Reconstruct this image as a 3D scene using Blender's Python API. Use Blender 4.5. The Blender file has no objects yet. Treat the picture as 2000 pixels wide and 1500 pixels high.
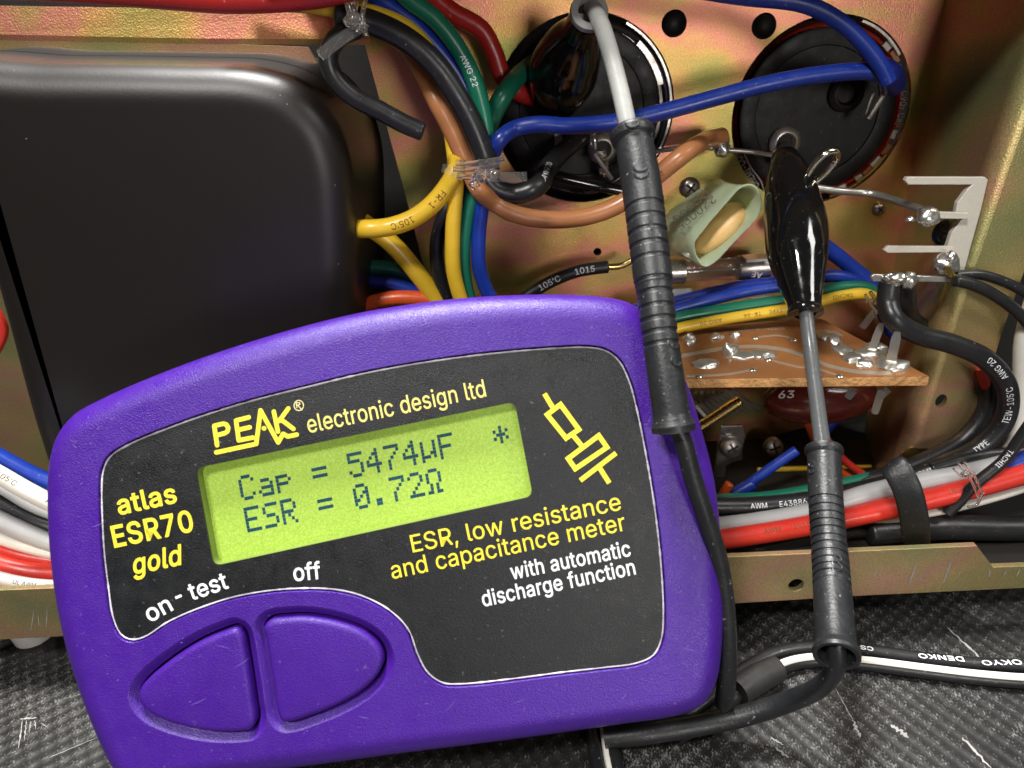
import bpy, bmesh, math, random
from mathutils import Vector, Matrix, noise
R = math.radians
random.seed(7)
SC = bpy.context.scene
COL = SC.collection
S = 0.001                                  # everything below is written in millimetres

# ------------------------------------------------------------------ camera
F_PX, PITCH, ROLL, CAM_H = 1400.0, R(26.3), R(3.2), 104.0
CX = Vector((1, 0, 0)); CU0 = Vector((0, math.sin(PITCH), math.cos(PITCH)))
FWD = Vector((0, math.cos(PITCH), -math.sin(PITCH)))
RGT = CX * math.cos(ROLL) - CU0 * math.sin(ROLL)
UPV = CU0 * math.cos(ROLL) + CX * math.sin(ROLL)
CAM = Vector((0, 0, CAM_H))
cd = bpy.data.cameras.new('camera'); cam = bpy.data.objects.new('camera', cd); COL.objects.link(cam)
cd.sensor_width = 36.0; cd.lens = 36.0 * F_PX / 2000.0
cd.clip_start = 0.005; cd.clip_end = 20
M3 = Matrix((RGT, UPV, -FWD)).transposed()
cam.matrix_world = Matrix.Translation(CAM * S) @ M3.to_4x4()
cd.dof.use_dof = True; cd.dof.focus_distance = 0.120; cd.dof.aperture_fstop = 30
SC.camera = cam

# ------------------------------------------------------------------ world, lamps, exposure
w = bpy.data.worlds.new('World'); SC.world = w; w.use_nodes = True
bg = w.node_tree.nodes['Background']; bg.inputs[0].default_value = (0.9, 0.95, 1.0, 1); bg.inputs[1].default_value = 0.03
def lamp(name, loc, target, sx, sy, watts, color):
    l = bpy.data.lights.new(name, 'AREA'); l.shape = 'RECTANGLE'; l.size = sx * S; l.size_y = sy * S
    l.energy = watts; l.color = color
    o = bpy.data.objects.new(name, l); COL.objects.link(o)
    o.location = Vector(loc) * S
    o.rotation_euler = (Vector(target) - Vector(loc)).to_track_quat('-Z', 'Y').to_euler()
    return o
lamp('ceiling_lamp', (-70, 200, 620), (10, 90, 50), 190, 50, 9.5, (1.0, 0.98, 0.95))
lamp('front_lamp', (-180, -215, 500), (10, 130, 60), 90, 70, 2.9, (1.0, 0.97, 0.93))
lamp('window_lamp', (316, -45, 420), (30, 130, 60), 130, 190, 1.1, (1.0, 0.98, 0.95))
lamp('low_lamp', (135, -330, 120), (30, 150, 80), 90, 80, 0.65, (1.0, 0.95, 0.90))
SC.view_settings.view_transform = 'Standard'; SC.view_settings.look = 'None'
SC.view_settings.exposure = 0.0; SC.view_settings.gamma = 1.0
SC.render.engine = 'CYCLES'
SC.cycles.use_denoising = True
SC.cycles.max_bounces = 10; SC.cycles.transmission_bounces = 8; SC.cycles.transparent_max_bounces = 8

# ------------------------------------------------------------------ pixel -> place helpers
def ray(px, py): return FWD + RGT * ((px - 1000) / F_PX) + UPV * ((750 - py) / F_PX)
def PD(px, py, d): return CAM + ray(px, py) * d
def PY(px, py, Y):
    v = ray(px, py); return CAM + v * (Y / v.y)
def PZ(px, py, Z):
    v = ray(px, py); return CAM + v * ((Z - CAM_H) / v.z)
def depth(p): return (p - CAM).dot(FWD)
def mm(wpx, p): return wpx / F_PX * depth(p)

# ------------------------------------------------------------------ object helpers
def tag(o, label=None, cat=None, group=None, kind=None):
    if label: o['label'] = label
    if cat: o['category'] = cat
    if group: o['group'] = group
    if kind: o['kind'] = kind
    return o
WORLD_LOC = {}
def thing(name, loc, label, cat, group=None):
    o = bpy.data.objects.new(name, None); COL.objects.link(o)
    o.location = Vector(loc) * S; o.empty_display_size = 0.005
    WORLD_LOC[o] = Vector(loc)
    return tag(o, label, cat, group)
def obj(name, vf, mat, parent=None, smooth=True):
    v, f = vf
    v = [Vector(p) for p in v]
    if parent is not None: org = WORLD_LOC[parent]
    else:
        org = Vector((sum(p.x for p in v) / len(v), sum(p.y for p in v) / len(v), min(p.z for p in v)))
    me = bpy.data.meshes.new(name)
    me.from_pydata([(p - org) * S for p in v], [], f)
    me.materials.append(mat)
    bm = bmesh.new(); bm.from_mesh(me); bmesh.ops.recalc_face_normals(bm, faces=bm.faces); bm.to_mesh(me); bm.free()
    if smooth:
        me.polygons.foreach_set('use_smooth', [True] * len(me.polygons))
        try: me.set_sharp_from_angle(angle=R(42))
        except Exception: pass
    o = bpy.data.objects.new(name, me); COL.objects.link(o)
    if parent is not None: o.parent = parent; WORLD_LOC[o] = org
    else: o.location = org * S; WORLD_LOC[o] = org
    return o
def join(*vfs):
    V, Fs = [], []
    for v, f in vfs:
        n = len(V); V += list(v); Fs += [tuple(i + n for i in q) for q in f]
    return V, Fs
def catmull(pts, n, closed=False):
    out = []; m = len(pts); segs = m if closed else m - 1
    for i in range(segs):
        if closed: p = [pts[(i + k - 1) % m] for k in range(4)]
        else: p = [pts[max(i - 1, 0)], pts[i], pts[i + 1], pts[min(i + 2, m - 1)]]
        d = [max((p[k + 1] - p[k]).length, 1e-6) ** 0.5 for k in range(3)]
        t0, t1 = 0, d[0]; t2 = t1 + d[1]; t3 = t2 + d[2]
        for k in range(n):
            t = t1 + (t2 - t1) * k / n
            a1 = p[0] * ((t1 - t) / (t1 - t0)) + p[1] * ((t - t0) / (t1 - t0))
            a2 = p[1] * ((t2 - t) / (t2 - t1)) + p[2] * ((t - t1) / (t2 - t1))
            a3 = p[2] * ((t3 - t) / (t3 - t2)) + p[3] * ((t - t2) / (t3 - t2))
            b1 = a1 * ((t2 - t) / (t2 - t0)) + a2 * ((t - t0) / (t2 - t0))
            b2 = a2 * ((t3 - t) / (t3 - t1)) + a3 * ((t - t1) / (t3 - t1))
            out.append(b1 * ((t2 - t) / (t2 - t1)) + b2 * ((t - t1) / (t2 - t1)))
    if not closed: out.append(pts[-1].copy())
    return out
def tangents(P):
    T = []
    for i in range(len(P)):
        t = P[min(i + 1, len(P) - 1)] - P[max(i - 1, 0)]
        T.append(t.normalized() if t.length > 1e-9 else Vector((0, 0, 1)))
    return T
def sweep(P, prof, closed_caps=True, up=None):
    """P: list of points; prof: function(i)->list of (a,b) offsets in the frame (n,b)."""
    T = tangents(P); n = None; V = []; Fs = []; m = None
    for i, p in enumerate(P):
        t = T[i]
        if up is not None: n = up(p, t) if callable(up) else up
        elif n is None:
            n = Vector((0, 0, 1)) if abs(t.z) < 0.9 else Vector((1, 0, 0))
        n = (n - t * n.dot(t)).normalized(); b = n.cross(t)
        pr = prof(i); m = len(pr)
        for (a, c) in pr: V.append(p + n * a + b * c)
    for i in range(len(P) - 1):
        for k in range(m):
            k2 = (k + 1) % m
            Fs.append((i * m + k, i * m + k2, (i + 1) * m + k2, (i + 1) * m + k))
    if closed_caps:
        Fs.append(tuple(range(m))[::-1]); e = (len(P) - 1) * m; Fs.append(tuple(range(e, e + m)))
    return V, Fs
def circ(r, n=14): return [(r * math.cos(2 * math.pi * k / n), r * math.sin(2 * math.pi * k / n)) for k in range(n)]
def tube(P, r, n=14, res=6, smooth=True):
    if smooth and len(P) > 2: 
        rs = r if isinstance(r, (list, tuple)) else None
        Q = catmull(P, res)
        if rs:
            rr = []
            for i in range(len(P) - 1):
                for k in range(res): rr.append(rs[i] + (rs[i + 1] - rs[i]) * k / res)
            rr.append(rs[-1])
        else: rr = [r] * len(Q)
    else: Q = P; rr = list(r) if isinstance(r, (list, tuple)) else [r] * len(Q)
    return sweep(Q, lambda i: circ(rr[i], n))
def lathe(A, axis, prof, n=28):
    """prof: (s, r) along axis from A."""
    axis = Vector(axis).normalized()
    P = [Vector(A) + axis * s for s, _ in prof]
    n0 = Vector((0, 0, 1)) if abs(axis.z) < 0.9 else Vector((1, 0, 0))
    n0 = (n0 - axis * n0.dot(axis)).normalized(); b0 = n0.cross(axis)
    V = []; Fs = []
    for (s, r), p in zip(prof, P):
        for a, c in circ(max(r, 1e-4), n): V.append(p + n0 * a + b0 * c)
    for i in range(len(P) - 1):
        for k in range(n):
            k2 = (k + 1) % n; Fs.append((i * n + k, i * n + k2, (i + 1) * n + k2, (i + 1) * n + k))
    Fs.append(tuple(range(n))[::-1]); e = (len(P) - 1) * n; Fs.append(tuple(range(e, e + n)))
    return V, Fs
def box(c, ex, ey, ez, hx, hy, hz):
    V = [Vector(c) + ex * (sx * hx) + ey * (sy * hy) + ez * (sz * hz) for sz in (-1, 1) for sy in (-1, 1) for sx in (-1, 1)]
    return V, [(0, 1, 3, 2), (4, 6, 7, 5), (0, 4, 5, 1), (2, 3, 7, 6), (0, 2, 6, 4), (1, 5, 7, 3)]
def blob(c, ex, ey, ez, rx, ry, rz, seed=0, amp=0.18, sub=3):
    bm = bmesh.new(); bmesh.ops.create_icosphere(bm, subdivisions=sub, radius=1)
    V = []
    for v in bm.verts:
        q = v.co.copy(); k = 1 + amp * .8 * noise.noise(q * 1.4 + Vector((seed * 3.1, seed, 0))) + amp * .22 * noise.noise(q * 3 + Vector((seed, 0, 5)))
        q = q * k; V.append(Vector(c) + ex * (q.x * rx) + ey * (q.y * ry) + ez * (q.z * rz))
    Fs = [tuple(v.index for v in f.verts) for f in bm.faces]; bm.free()
    return V, Fs
EX, EY, EZ = Vector((1, 0, 0)), Vector((0, 1, 0)), Vector((0, 0, 1))
def curve_mesh(polys, half, bevel=0.0):
    c = bpy.data.curves.new('outline', 'CURVE'); c.dimensions = '2D'; c.fill_mode = 'BOTH'; c.extrude = half
    if bevel: c.bevel_depth = bevel; c.bevel_resolution = 2; c.offset = -bevel; c.extrude = max(half - bevel, 0)
    for pl in polys:
        s = c.splines.new('POLY'); s.points.add(len(pl) - 1); s.use_cyclic_u = True
        for p, q in zip(s.points, pl): p.co = (q[0], q[1], 0, 1)
    o = bpy.data.objects.new('outline', c)
    me = bpy.data.meshes.new_from_object(o)
    V = [v.co.copy() for v in me.vertices]; Fs = [tuple(p.vertices) for p in me.polygons]
    bpy.data.objects.remove(o); bpy.data.meshes.remove(me); bpy.data.curves.remove(c)
    return V, Fs
def plate(polys, O, ex, ey, ez, z0, z1, bevel=0.0):
    V, Fs = curve_mesh(polys, (z1 - z0) / 2, bevel); zm = (z0 + z1) / 2
    return [O + ex * v.x + ey * v.y + ez * (v.z + zm) for v in V], Fs
def vplate(pxpolys, Y, thick, bevel=0.0, circles=()):
    """plate in the vertical plane at Y, traced in pixels; circles: (px,py,r_mm)"""
    polys = [[(lambda q: (q.x, q.z))(PY(x, y, Y)) for x, y in pl] for pl in pxpolys]
    for x, y, r in circles:
        q = PY(x, y, Y); polys.append([(q.x + r * math.cos(2 * math.pi * k / 64), q.z + r * math.sin(2 * math.pi * k / 64)) for k in range(64)])
    return plate(polys, Vector((0, Y, 0)), EX, EZ, -EY, -thick, 0, bevel)
GLYPHS = {
 "'": (206,[[78,318,70,509,136,509,128,318]]),
 ',': (188,[[38,-119,68,71,137,71,84,-119]]),
 '-': (453,[[337,244,337,188,114,188,114,244]]),
 '.': (188,[[95,-4,83,-3,73,1,63,9,55,18,50,41,55,64,63,73,73,81,95,87,118,81,128,73,140,53,141,41,140,29,128,9,118,1]]),
 '0': (453,[[227,-7,191,-3,158,7,130,24,105,48,85,77,69,113,57,155,50,202,48,254,50,306,57,353,69,395,85,431,106,461,130,484,159,502,191,512,227,516,262,512,295,502,323,484,348,461,368,431,384,395,396,353,403,306,405,254,403,202,396,155,384,113,368,77,348,48,323,24,295,7,263,-3],[227,50,250,52,271,60,290,74,306,92,320,116,338,176,344,254,338,332,330,365,320,393,306,416,290,435,271,449,250,457,227,460,203,457,182,449,163,435,147,416,134,393,123,365,115,332,109,254,115,176,123,144,134,116,147,92,163,74,182,60,203,52]]),
 '1': (453,[[76,0,76,55,391,55,391,0],[276,509,276,0,212,0,212,448,209,448,86,358,86,427,198,509]]),
 '2': (453,[[64,0,64,47,282,282,311,327,316,341,320,371,319,389,315,405,308,419,298,431,287,441,258,455,224,460,188,454,172,447,148,427,132,398,128,381,127,362,66,362,68,391,75,418,86,442,102,464,121,482,143,496,168,507,225,516,254,513,281,507,306,497,328,482,346,465,361,445,372,423,379,398,381,372,377,336,371,318,363,299,351,280,317,235,153,60,153,57,389,57,389,0]]),
 '3': (453,[[218,-7,188,-5,159,1,108,22,88,38,70,57,57,79,48,104,44,132,109,132,112,115,118,100,126,87,137,76,150,66,165,59,200,51,239,51,275,61,291,69,315,93,323,108,328,125,328,163,316,196,306,211,275,234,254,241,229,246,157,248,157,299,288,448,288,452,70,452,70,509,372,509,372,461,211,278,211,289,247,290,279,286,308,276,333,262,354,244,371,222,383,198,391,173,393,145,390,116,383,90,370,66,354,45,333,27,309,12,281,2,251,-5]]),
 '4': (453,[[40,105,40,158,247,509,311,509,109,163,413,163,413,105],[282,0,282,318,343,318,343,0]]),
 '5': (453,[[221,-7,192,-5,165,1,140,11,118,25,99,41,83,60,71,82,63,105,60,130,122,130,130,102,138,89,160,68,188,54,221,50,241,51,276,64,291,75,314,104,322,122,326,141,328,162,326,183,314,221,303,237,290,251,275,262,257,270,218,277,184,273,152,262,128,246,67,253,96,509,366,509,366,452,151,452,134,301,148,311,178,325,212,333,252,332,274,328,294,321,330,299,358,269,370,251,379,231,386,210,390,187,391,163,388,132,381,102,369,76,352,52,332,32,309,15,282,3,253,-4]]),
 '6': (453,[[226,-7,196,-4,168,3,142,15,119,31,100,51,84,74,73,101,66,130,65,187,80,239,112,302,252,509,322,509,151,261,145,261,165,288,184,302,208,311,235,314,265,312,316,295,337,280,355,262,370,240,380,215,387,187,389,157,387,127,379,98,368,73,352,50,333,30,310,14,284,3,257,-4],[226,48,263,55,293,73,314,101,322,119,326,137,327,157,326,178,322,196,314,213,293,241,263,259,245,264,226,265,207,264,174,252,148,229,138,214,131,197,126,179,125,158,126,138,131,119,148,86,160,73,190,55,207,50]]),
 '7': (453,[[97,0,323,448,323,452,62,452,62,509,391,509,391,449,165,0]]),
 '8': (453,[[226,-7,193,-5,163,1,136,11,111,25,91,42,74,62,62,84,54,109,52,135,53,156,65,195,87,228,117,252,134,260,153,265,129,276,109,289,93,308,80,330,73,354,70,380,79,429,90,450,106,469,124,485,146,498,170,508,197,514,226,516,255,514,282,508,306,498,328,485,346,469,361,450,373,429,382,380,379,354,372,330,359,308,343,289,323,276,300,267,335,252,365,228,387,195,395,176,401,135,398,109,391,84,378,62,362,42,341,25,317,11,289,1,259,-5],[226,49,248,50,267,54,285,60,300,69,313,79,323,91,331,106,335,121,337,139,335,157,322,189,312,202,283,223,247,234,206,234,169,223,140,202,130,189,117,157,115,139,121,106,129,91,139,79,167,60,205,50],[226,290,260,294,287,308,298,318,314,344,318,359,319,376,318,392,308,420,288,442,260,455,244,459,226,460,208,459,192,455,164,442,153,432,138,407,133,376,134,359,138,344,154,318,165,308,193,294]]),
 '9': (453,[[226,516,256,513,285,506,310,494,333,478,352,458,368,434,380,408,387,378,389,347,387,322,382,296,373,270,340,207,200,0,130,0,301,248,307,248,295,229,278,214,257,202,232,195,188,197,161,203,137,214,116,229,98,247,83,269,72,294,66,321,64,352,66,382,73,411,85,436,101,459,120,479,143,494,168,506,196,513],[226,460,207,459,190,454,174,446,148,423,131,390,125,352,131,313,138,295,148,280,174,257,207,245,226,243,263,249,293,267,305,280,322,312,326,330,327,350,326,371,322,390,305,422,279,446,263,454,245,459]]),
 'A': (480,[[16,0,201,509,276,509,463,0,395,0,287,302,232,478,245,478,213,371,191,302,85,0],[110,142,110,199,370,199,370,142]]),
 'B': (456,[[60,0,60,509,241,509,274,507,304,501,329,491,350,477,367,461,381,442,390,421,396,398,397,353,387,320,368,295,343,278,315,267,315,262,331,260,347,254,378,234,391,220,411,184,416,161,418,136,416,111,410,88,400,67,386,48,368,31,344,18,317,8,284,2,247,0],[125,57,245,57,281,60,309,67,330,80,344,96,353,115,354,153,350,169,342,184,333,197,320,209,289,225,248,231,125,231],[125,285,238,285,273,290,302,304,314,314,323,326,335,355,336,372,333,393,326,412,313,429,294,442,270,449,240,452,125,452]]),
 'C': (510,[[267,-7,225,-3,186,7,150,25,119,49,92,79,70,115,53,157,44,203,40,254,44,305,53,352,70,393,92,429,119,459,150,484,186,501,225,512,267,516,317,511,340,504,383,485,402,471,435,438,448,418,459,397,473,348,408,348,404,365,389,395,380,407,357,428,344,437,315,449,300,453,267,456,237,453,209,445,184,432,161,414,141,391,125,364,113,332,106,295,103,254,106,213,113,177,125,145,141,117,161,94,184,76,210,63,237,56,267,53,300,56,315,60,344,72,369,90,389,114,397,128,408,160,473,160,459,112,448,91,420,53,402,38,363,13,341,5,293,-6]]),
 'D': (502,[[219,0,96,0,96,57,215,57,254,60,288,68,318,81,343,99,363,122,379,149,390,181,397,216,399,255,397,294,390,329,379,361,364,388,344,410,320,428,291,441,258,449,221,452,93,452,93,509,225,509,273,505,315,495,353,478,385,455,412,426,433,391,449,351,458,306,462,255,458,205,449,159,433,119,411,83,384,54,351,31,312,14,268,3],[125,509,125,0,60,0,60,509]]),
 'E': (419,[[60,0,60,509,372,509,372,452,125,452,125,286,355,286,355,229,125,229,125,57,375,57,375,0]]),
 'F': (410,[[60,0,60,509,369,509,369,452,125,452,125,278,346,278,346,221,125,221,125,0]]),
 'G': (520,[[269,-7,225,-3,185,7,149,25,118,49,91,79,69,116,53,157,43,203,40,254,43,305,53,352,69,393,91,429,117,459,149,484,184,501,223,512,265,516,291,514,340,504,384,483,403,469,436,436,449,416,460,395,474,349,408,349,387,393,368,417,344,436,300,453,265,456,236,453,209,445,183,432,160,414,141,392,125,364,113,332,106,295,103,254,106,213,113,177,125,145,141,117,161,95,184,76,210,63,238,56,269,53,296,55,322,61,345,71,365,85,382,102,396,123,407,147,413,173,415,202,434,199,283,199,283,256,478,256,478,200,475,160,466,124,451,91,431,62,406,38,377,19,344,5,308,-4]]),
 'H': (517,[[60,0,60,509,125,509,125,289,392,289,392,509,457,509,457,0,392,0,392,232,125,232,125,0]]),
 'I': (300,[[31,0,31,57,118,57,118,452,31,452,31,509,269,509,269,452,183,452,183,57,269,57,269,0]]),
 'K': (467,[[104,145,104,216,174,303,364,509,448,509,231,276,228,276],[60,0,60,509,125,509,125,0],[372,0,188,259,228,309,449,0]]),
 'L': (393,[[60,0,60,509,125,509,125,57,361,57,361,0]]),
 'M': (628,[[60,0,60,509,152,509,284,170,322,49,307,49,349,179,476,509,568,509,568,0,504,0,504,327,507,457,513,457,477,348,342,0,286,0,170,291,112,457,119,457,121,386,122,0]]),
 'N': (523,[[60,0,60,509,136,509,363,151,414,55,405,54,399,142,399,509,463,509,463,0,387,0,168,346,108,452,119,454,125,313,125,0]]),
 'O': (533,[[267,-7,225,-3,186,7,150,25,119,49,92,79,70,115,53,157,44,203,40,254,44,305,53,352,70,393,92,429,119,459,150,484,186,501,225,512,267,516,309,512,348,501,384,484,415,459,442,429,464,393,480,352,490,305,493,254,490,203,480,157,464,115,442,79,415,49,384,25,348,7,309,-3],[267,53,296,55,324,63,349,76,372,94,392,116,408,144,420,176,428,213,430,254,428,295,420,332,408,365,392,392,372,415,349,433,324,446,296,453,267,456,237,453,210,445,184,433,161,415,142,392,125,364,113,332,106,295,103,254,106,213,113,176,125,144,142,117,161,94,184,76,210,63,237,55]]),
 'P': (445,[[60,0,60,509,235,509,272,506,305,499,332,487,356,471,375,452,390,430,407,377,409,348,407,318,390,265,375,243,356,223,332,207,305,195,272,188,109,186,109,242,233,242,257,244,279,248,312,266,324,279,333,294,343,328,343,367,333,402,324,416,312,428,297,439,279,446,257,451,232,452,125,452,125,0]]),
 'R': (449,[[60,0,60,509,236,509,273,506,305,500,333,489,356,473,376,455,390,433,401,408,407,381,409,352,407,323,401,296,390,271,376,250,356,232,333,217,305,206,273,200,96,198,96,255,258,256,280,260,313,276,325,287,334,300,344,333,344,371,334,405,325,419,298,440,258,451,125,452,125,0],[353,0,230,229,303,229,428,0]]),
 'S': (447,[[224,-9,188,-7,156,-1,128,9,102,23,81,40,64,60,51,83,42,109,38,137,104,137,114,102,123,88,136,76,150,66,166,59,204,50,246,50,286,60,317,79,338,106,344,122,346,139,344,154,340,168,322,189,296,205,263,217,184,239,145,253,112,269,86,289,67,313,56,341,52,372,54,400,62,425,75,448,92,468,113,484,138,498,165,508,195,514,227,516,259,514,289,508,316,498,340,484,360,468,377,449,390,427,398,403,401,378,337,378,332,402,320,421,302,437,280,449,254,456,225,459,204,457,167,448,139,430,129,418,121,405,115,376,117,359,122,345,142,324,169,308,198,297,312,264,359,238,384,213,395,198,407,161,408,139,406,112,399,87,386,64,370,43,349,25,323,11,294,0,261,-7]]),
 'T': (449,[[32,452,32,509,417,509,417,452,257,452,257,0,193,0,193,452]]),
 'U': (517,[[259,-8,220,-6,186,2,154,15,126,33,103,55,85,80,71,108,63,140,60,173,60,509,124,509,124,178,126,155,132,133,141,113,153,95,169,80,187,68,208,59,232,53,259,52,285,53,309,59,331,68,349,80,364,95,377,113,391,155,393,178,393,509,457,509,457,173,454,140,446,108,433,80,414,55,391,33,363,15,332,2,297,-6]]),
 'W': (686,[[155,0,16,509,82,509,172,162,197,40,189,40,203,111,306,509,380,509,462,196,497,40,488,40,506,128,603,509,670,509,530,0,455,0,362,345,351,391,336,475,350,475,330,371,230,0]]),
 'X': (474,[[18,0,217,284,217,236,29,509,104,509,188,386,230,318,243,292,232,292,258,339,288,386,374,509,446,509,259,239,259,287,456,0,382,0,275,154,230,231,244,231,213,176,91,0]]),
 'Y': (472,[[203,0,203,208,16,509,91,509,203,327,231,274,250,230,224,230,242,275,280,344,381,509,455,509,268,208,268,0]]),
 'a': (389,[[160,-9,115,-3,76,15,60,29,38,63,32,84,30,108,36,146,43,161,53,174,64,184,92,200,125,211,247,229,265,235,271,240,276,255,272,285,260,307,240,322,227,327,196,331,163,327,137,316,110,292,100,274,41,291,51,313,64,331,95,358,114,368,133,375,173,383,208,384,223,382,255,375,271,369,300,350,322,320,330,301,335,278,337,251,337,0,277,0,277,52,272,52,252,25,229,8,199,-4],[170,45,211,51,242,68,254,80,263,93,274,122,276,190,267,184,251,180,147,163,122,153,103,139,93,118,92,105,96,82,102,72,109,64,130,52,142,48]]),
 'b': (424,[[229,-8,208,-7,189,-3,172,4,147,21,118,59,112,59,112,0,53,0,53,509,114,509,114,319,118,319,137,346,171,373,207,383,259,382,287,374,313,361,335,342,354,320,370,293,381,261,388,227,390,189,388,151,381,116,370,84,355,57,336,34,313,16,288,3,260,-6],[220,47,242,49,262,55,279,66,294,80,306,97,316,117,323,139,328,189,323,239,307,281,295,298,280,311,262,322,243,328,220,330,198,328,178,322,161,312,147,299,134,282,118,241,113,189,114,162,125,115,135,95,147,78,162,65,179,55,198,49]]),
 'c': (396,[[207,-8,174,-5,144,3,117,16,93,35,72,58,56,85,44,116,37,150,34,187,37,225,44,260,56,291,72,318,93,341,117,360,144,374,174,382,226,384,260,377,276,371,305,356,318,346,330,335,349,308,362,277,303,262,295,281,278,304,252,321,231,328,207,330,184,328,163,321,145,310,130,296,118,278,108,258,102,236,96,187,102,139,108,117,118,97,130,80,145,66,163,55,184,49,207,46,232,49,253,55,271,66,292,89,304,117,363,102,350,70,341,56,331,43,306,21,292,12,261,-1,244,-5]]),
 'd': (424,[[195,-8,165,-6,137,3,111,16,89,34,70,57,55,84,43,116,36,151,34,189,36,227,43,261,55,293,70,320,89,342,112,361,137,374,165,382,218,383,253,373,278,355,295,336,306,319,311,319,311,509,372,509,372,0,313,0,313,59,307,59,287,31,266,12,236,-3,217,-7],[205,47,226,49,246,55,263,65,278,78,290,95,299,115,306,138,312,189,306,241,300,263,278,299,263,312,246,322,227,328,205,330,182,328,162,322,130,298,118,281,108,261,102,239,96,189,102,139,118,97,130,80,145,66,162,55,182,49]]),
 'e': (404,[[212,-8,177,-5,145,3,117,16,92,35,72,58,56,85,44,116,37,150,34,187,36,224,44,258,55,290,71,317,91,340,115,359,142,373,172,382,205,384,246,380,285,366,303,355,334,324,347,305,365,256,370,227,371,194,371,169,75,169,75,221,338,221,310,202,308,226,298,269,277,301,263,314,246,323,227,328,205,330,183,328,164,323,146,313,131,301,119,286,109,270,97,231,96,178,98,151,102,127,110,106,121,88,135,73,151,61,169,53,190,48,227,47,254,53,276,65,294,82,306,105,365,91,358,72,335,39,302,14,283,4,261,-3]]),
 'f': (254,[[228,379,228,327,6,327,6,379],[81,0,81,432,82,452,87,470,96,486,107,499,135,519,152,525,169,529,201,530,238,523,243,521,227,468,202,474,178,472,164,468,154,460,147,449,143,435,142,419,142,0]]),
 'g': (425,[[207,-151,156,-146,114,-132,82,-110,59,-84,51,-69,101,-41,131,-74,142,-82,169,-93,207,-97,236,-95,261,-87,282,-75,298,-58,308,-34,311,-6,311,68,306,68,287,41,266,23,236,10,217,6,165,7,138,14,113,27,90,43,71,65,55,90,43,120,36,154,34,191,36,229,43,263,55,293,71,320,90,342,112,361,138,374,166,382,196,384,218,383,237,379,253,373,279,356,308,319,313,319,313,379,372,379,372,-9,370,-40,363,-67,350,-90,334,-109,314,-124,291,-136,265,-144,237,-149],[205,59,227,61,246,66,264,75,278,87,300,121,307,142,311,166,312,193,311,219,307,242,291,283,279,299,264,312,247,322,227,328,205,330,182,328,163,322,145,312,130,298,118,282,102,241,96,193,102,144,118,104,131,88,145,76,163,66,183,61]]),
 'h': (410,[[114,227,114,0,53,0,53,509,114,509,114,287,102,287,116,319,132,344,152,362,175,374,200,382,252,383,295,369,313,356,328,340,341,321,350,298,355,271,357,240,357,0,296,0,296,235,293,263,286,286,273,304,256,318,235,326,210,329,192,328,161,317,147,308,126,283,115,248]]),
 'i': (167,[[53,0,53,379,114,379,114,0],[84,443,73,444,54,455,47,463,41,483,47,504,54,512,63,518,84,524,95,522,114,512,121,504,126,483,125,472,114,455,105,448]]),
 'j': (167,[[53,379,114,379,114,-30,112,-52,102,-90,92,-106,80,-119,47,-137,27,-141,-10,-143,-10,-87,18,-85,31,-80,40,-72,47,-61,51,-46,53,-29],[83,443,72,444,53,455,42,472,41,483,42,494,53,512,62,518,83,524,95,522,114,512,125,494,126,483,125,472,114,455,95,444]]),
 'k': (381,[[110,137,110,212,121,212,284,379,360,379,184,199,177,199],[53,0,53,509,114,509,114,0],[294,0,148,186,191,229,372,0]]),
 'l': (189,[[139,-2,112,0,91,8,74,20,62,37,55,59,53,84,53,509,114,509,114,83,120,62,126,57,135,53,146,52,170,54,181,3,154,-2]]),
 'm': (610,[[53,0,53,379,112,379,112,295,108,295,122,331,132,346,144,358,172,376,203,385,219,386,245,383,268,375,287,361,303,342,314,320,321,295,312,295,326,329,337,343,364,366,398,381,437,386,458,385,478,380,497,372,514,361,529,346,541,328,550,307,555,283,557,255,557,0,496,0,496,254,493,279,485,298,473,313,456,323,438,329,419,330,387,326,363,312,345,290,336,263,335,0,274,0,274,260,272,280,265,297,253,311,238,322,220,328,199,330,171,326,145,312,126,289,119,274,115,257,114,238,114,0]]),
 'n': (410,[[114,227,114,0,53,0,53,379,112,379,112,287,102,287,116,319,132,344,152,362,175,374,200,382,252,383,295,369,313,356,328,340,341,321,350,298,355,271,357,240,357,0,296,0,296,235,293,263,286,286,273,304,256,318,235,326,210,329,192,328,161,317,147,308,126,283,115,248]]),
 'o': (415,[[207,-8,174,-5,144,3,117,16,93,35,72,58,56,85,44,116,37,150,34,187,37,225,44,260,56,291,72,318,93,341,117,360,144,374,174,382,207,384,241,382,271,374,299,360,323,341,343,318,359,291,371,260,379,225,381,187,379,150,371,116,359,85,343,58,323,35,299,16,271,3,241,-5],[207,46,231,49,252,55,270,66,285,80,298,97,314,139,319,187,314,236,298,278,285,296,270,310,252,321,231,328,207,330,184,328,163,321,145,310,130,296,108,258,102,236,96,187,102,139,108,117,118,97,130,80,145,66,163,55,184,49]]),
 'p': (424,[[53,-143,53,379,112,379,112,319,118,319,137,346,158,364,171,373,188,379,207,383,229,384,259,382,287,374,313,361,335,342,354,320,370,293,381,261,388,227,390,189,388,151,381,116,370,84,355,57,336,34,313,16,288,3,260,-6,208,-7,189,-3,173,4,147,21,118,59,114,59,114,-143],[220,47,242,49,262,55,279,66,294,80,306,97,316,117,323,139,328,189,323,239,307,281,295,298,280,311,262,322,243,328,220,330,198,328,178,322,161,312,147,299,134,282,118,241,113,189,114,162,125,115,135,95,147,78,162,65,179,55,198,49]]),
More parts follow.
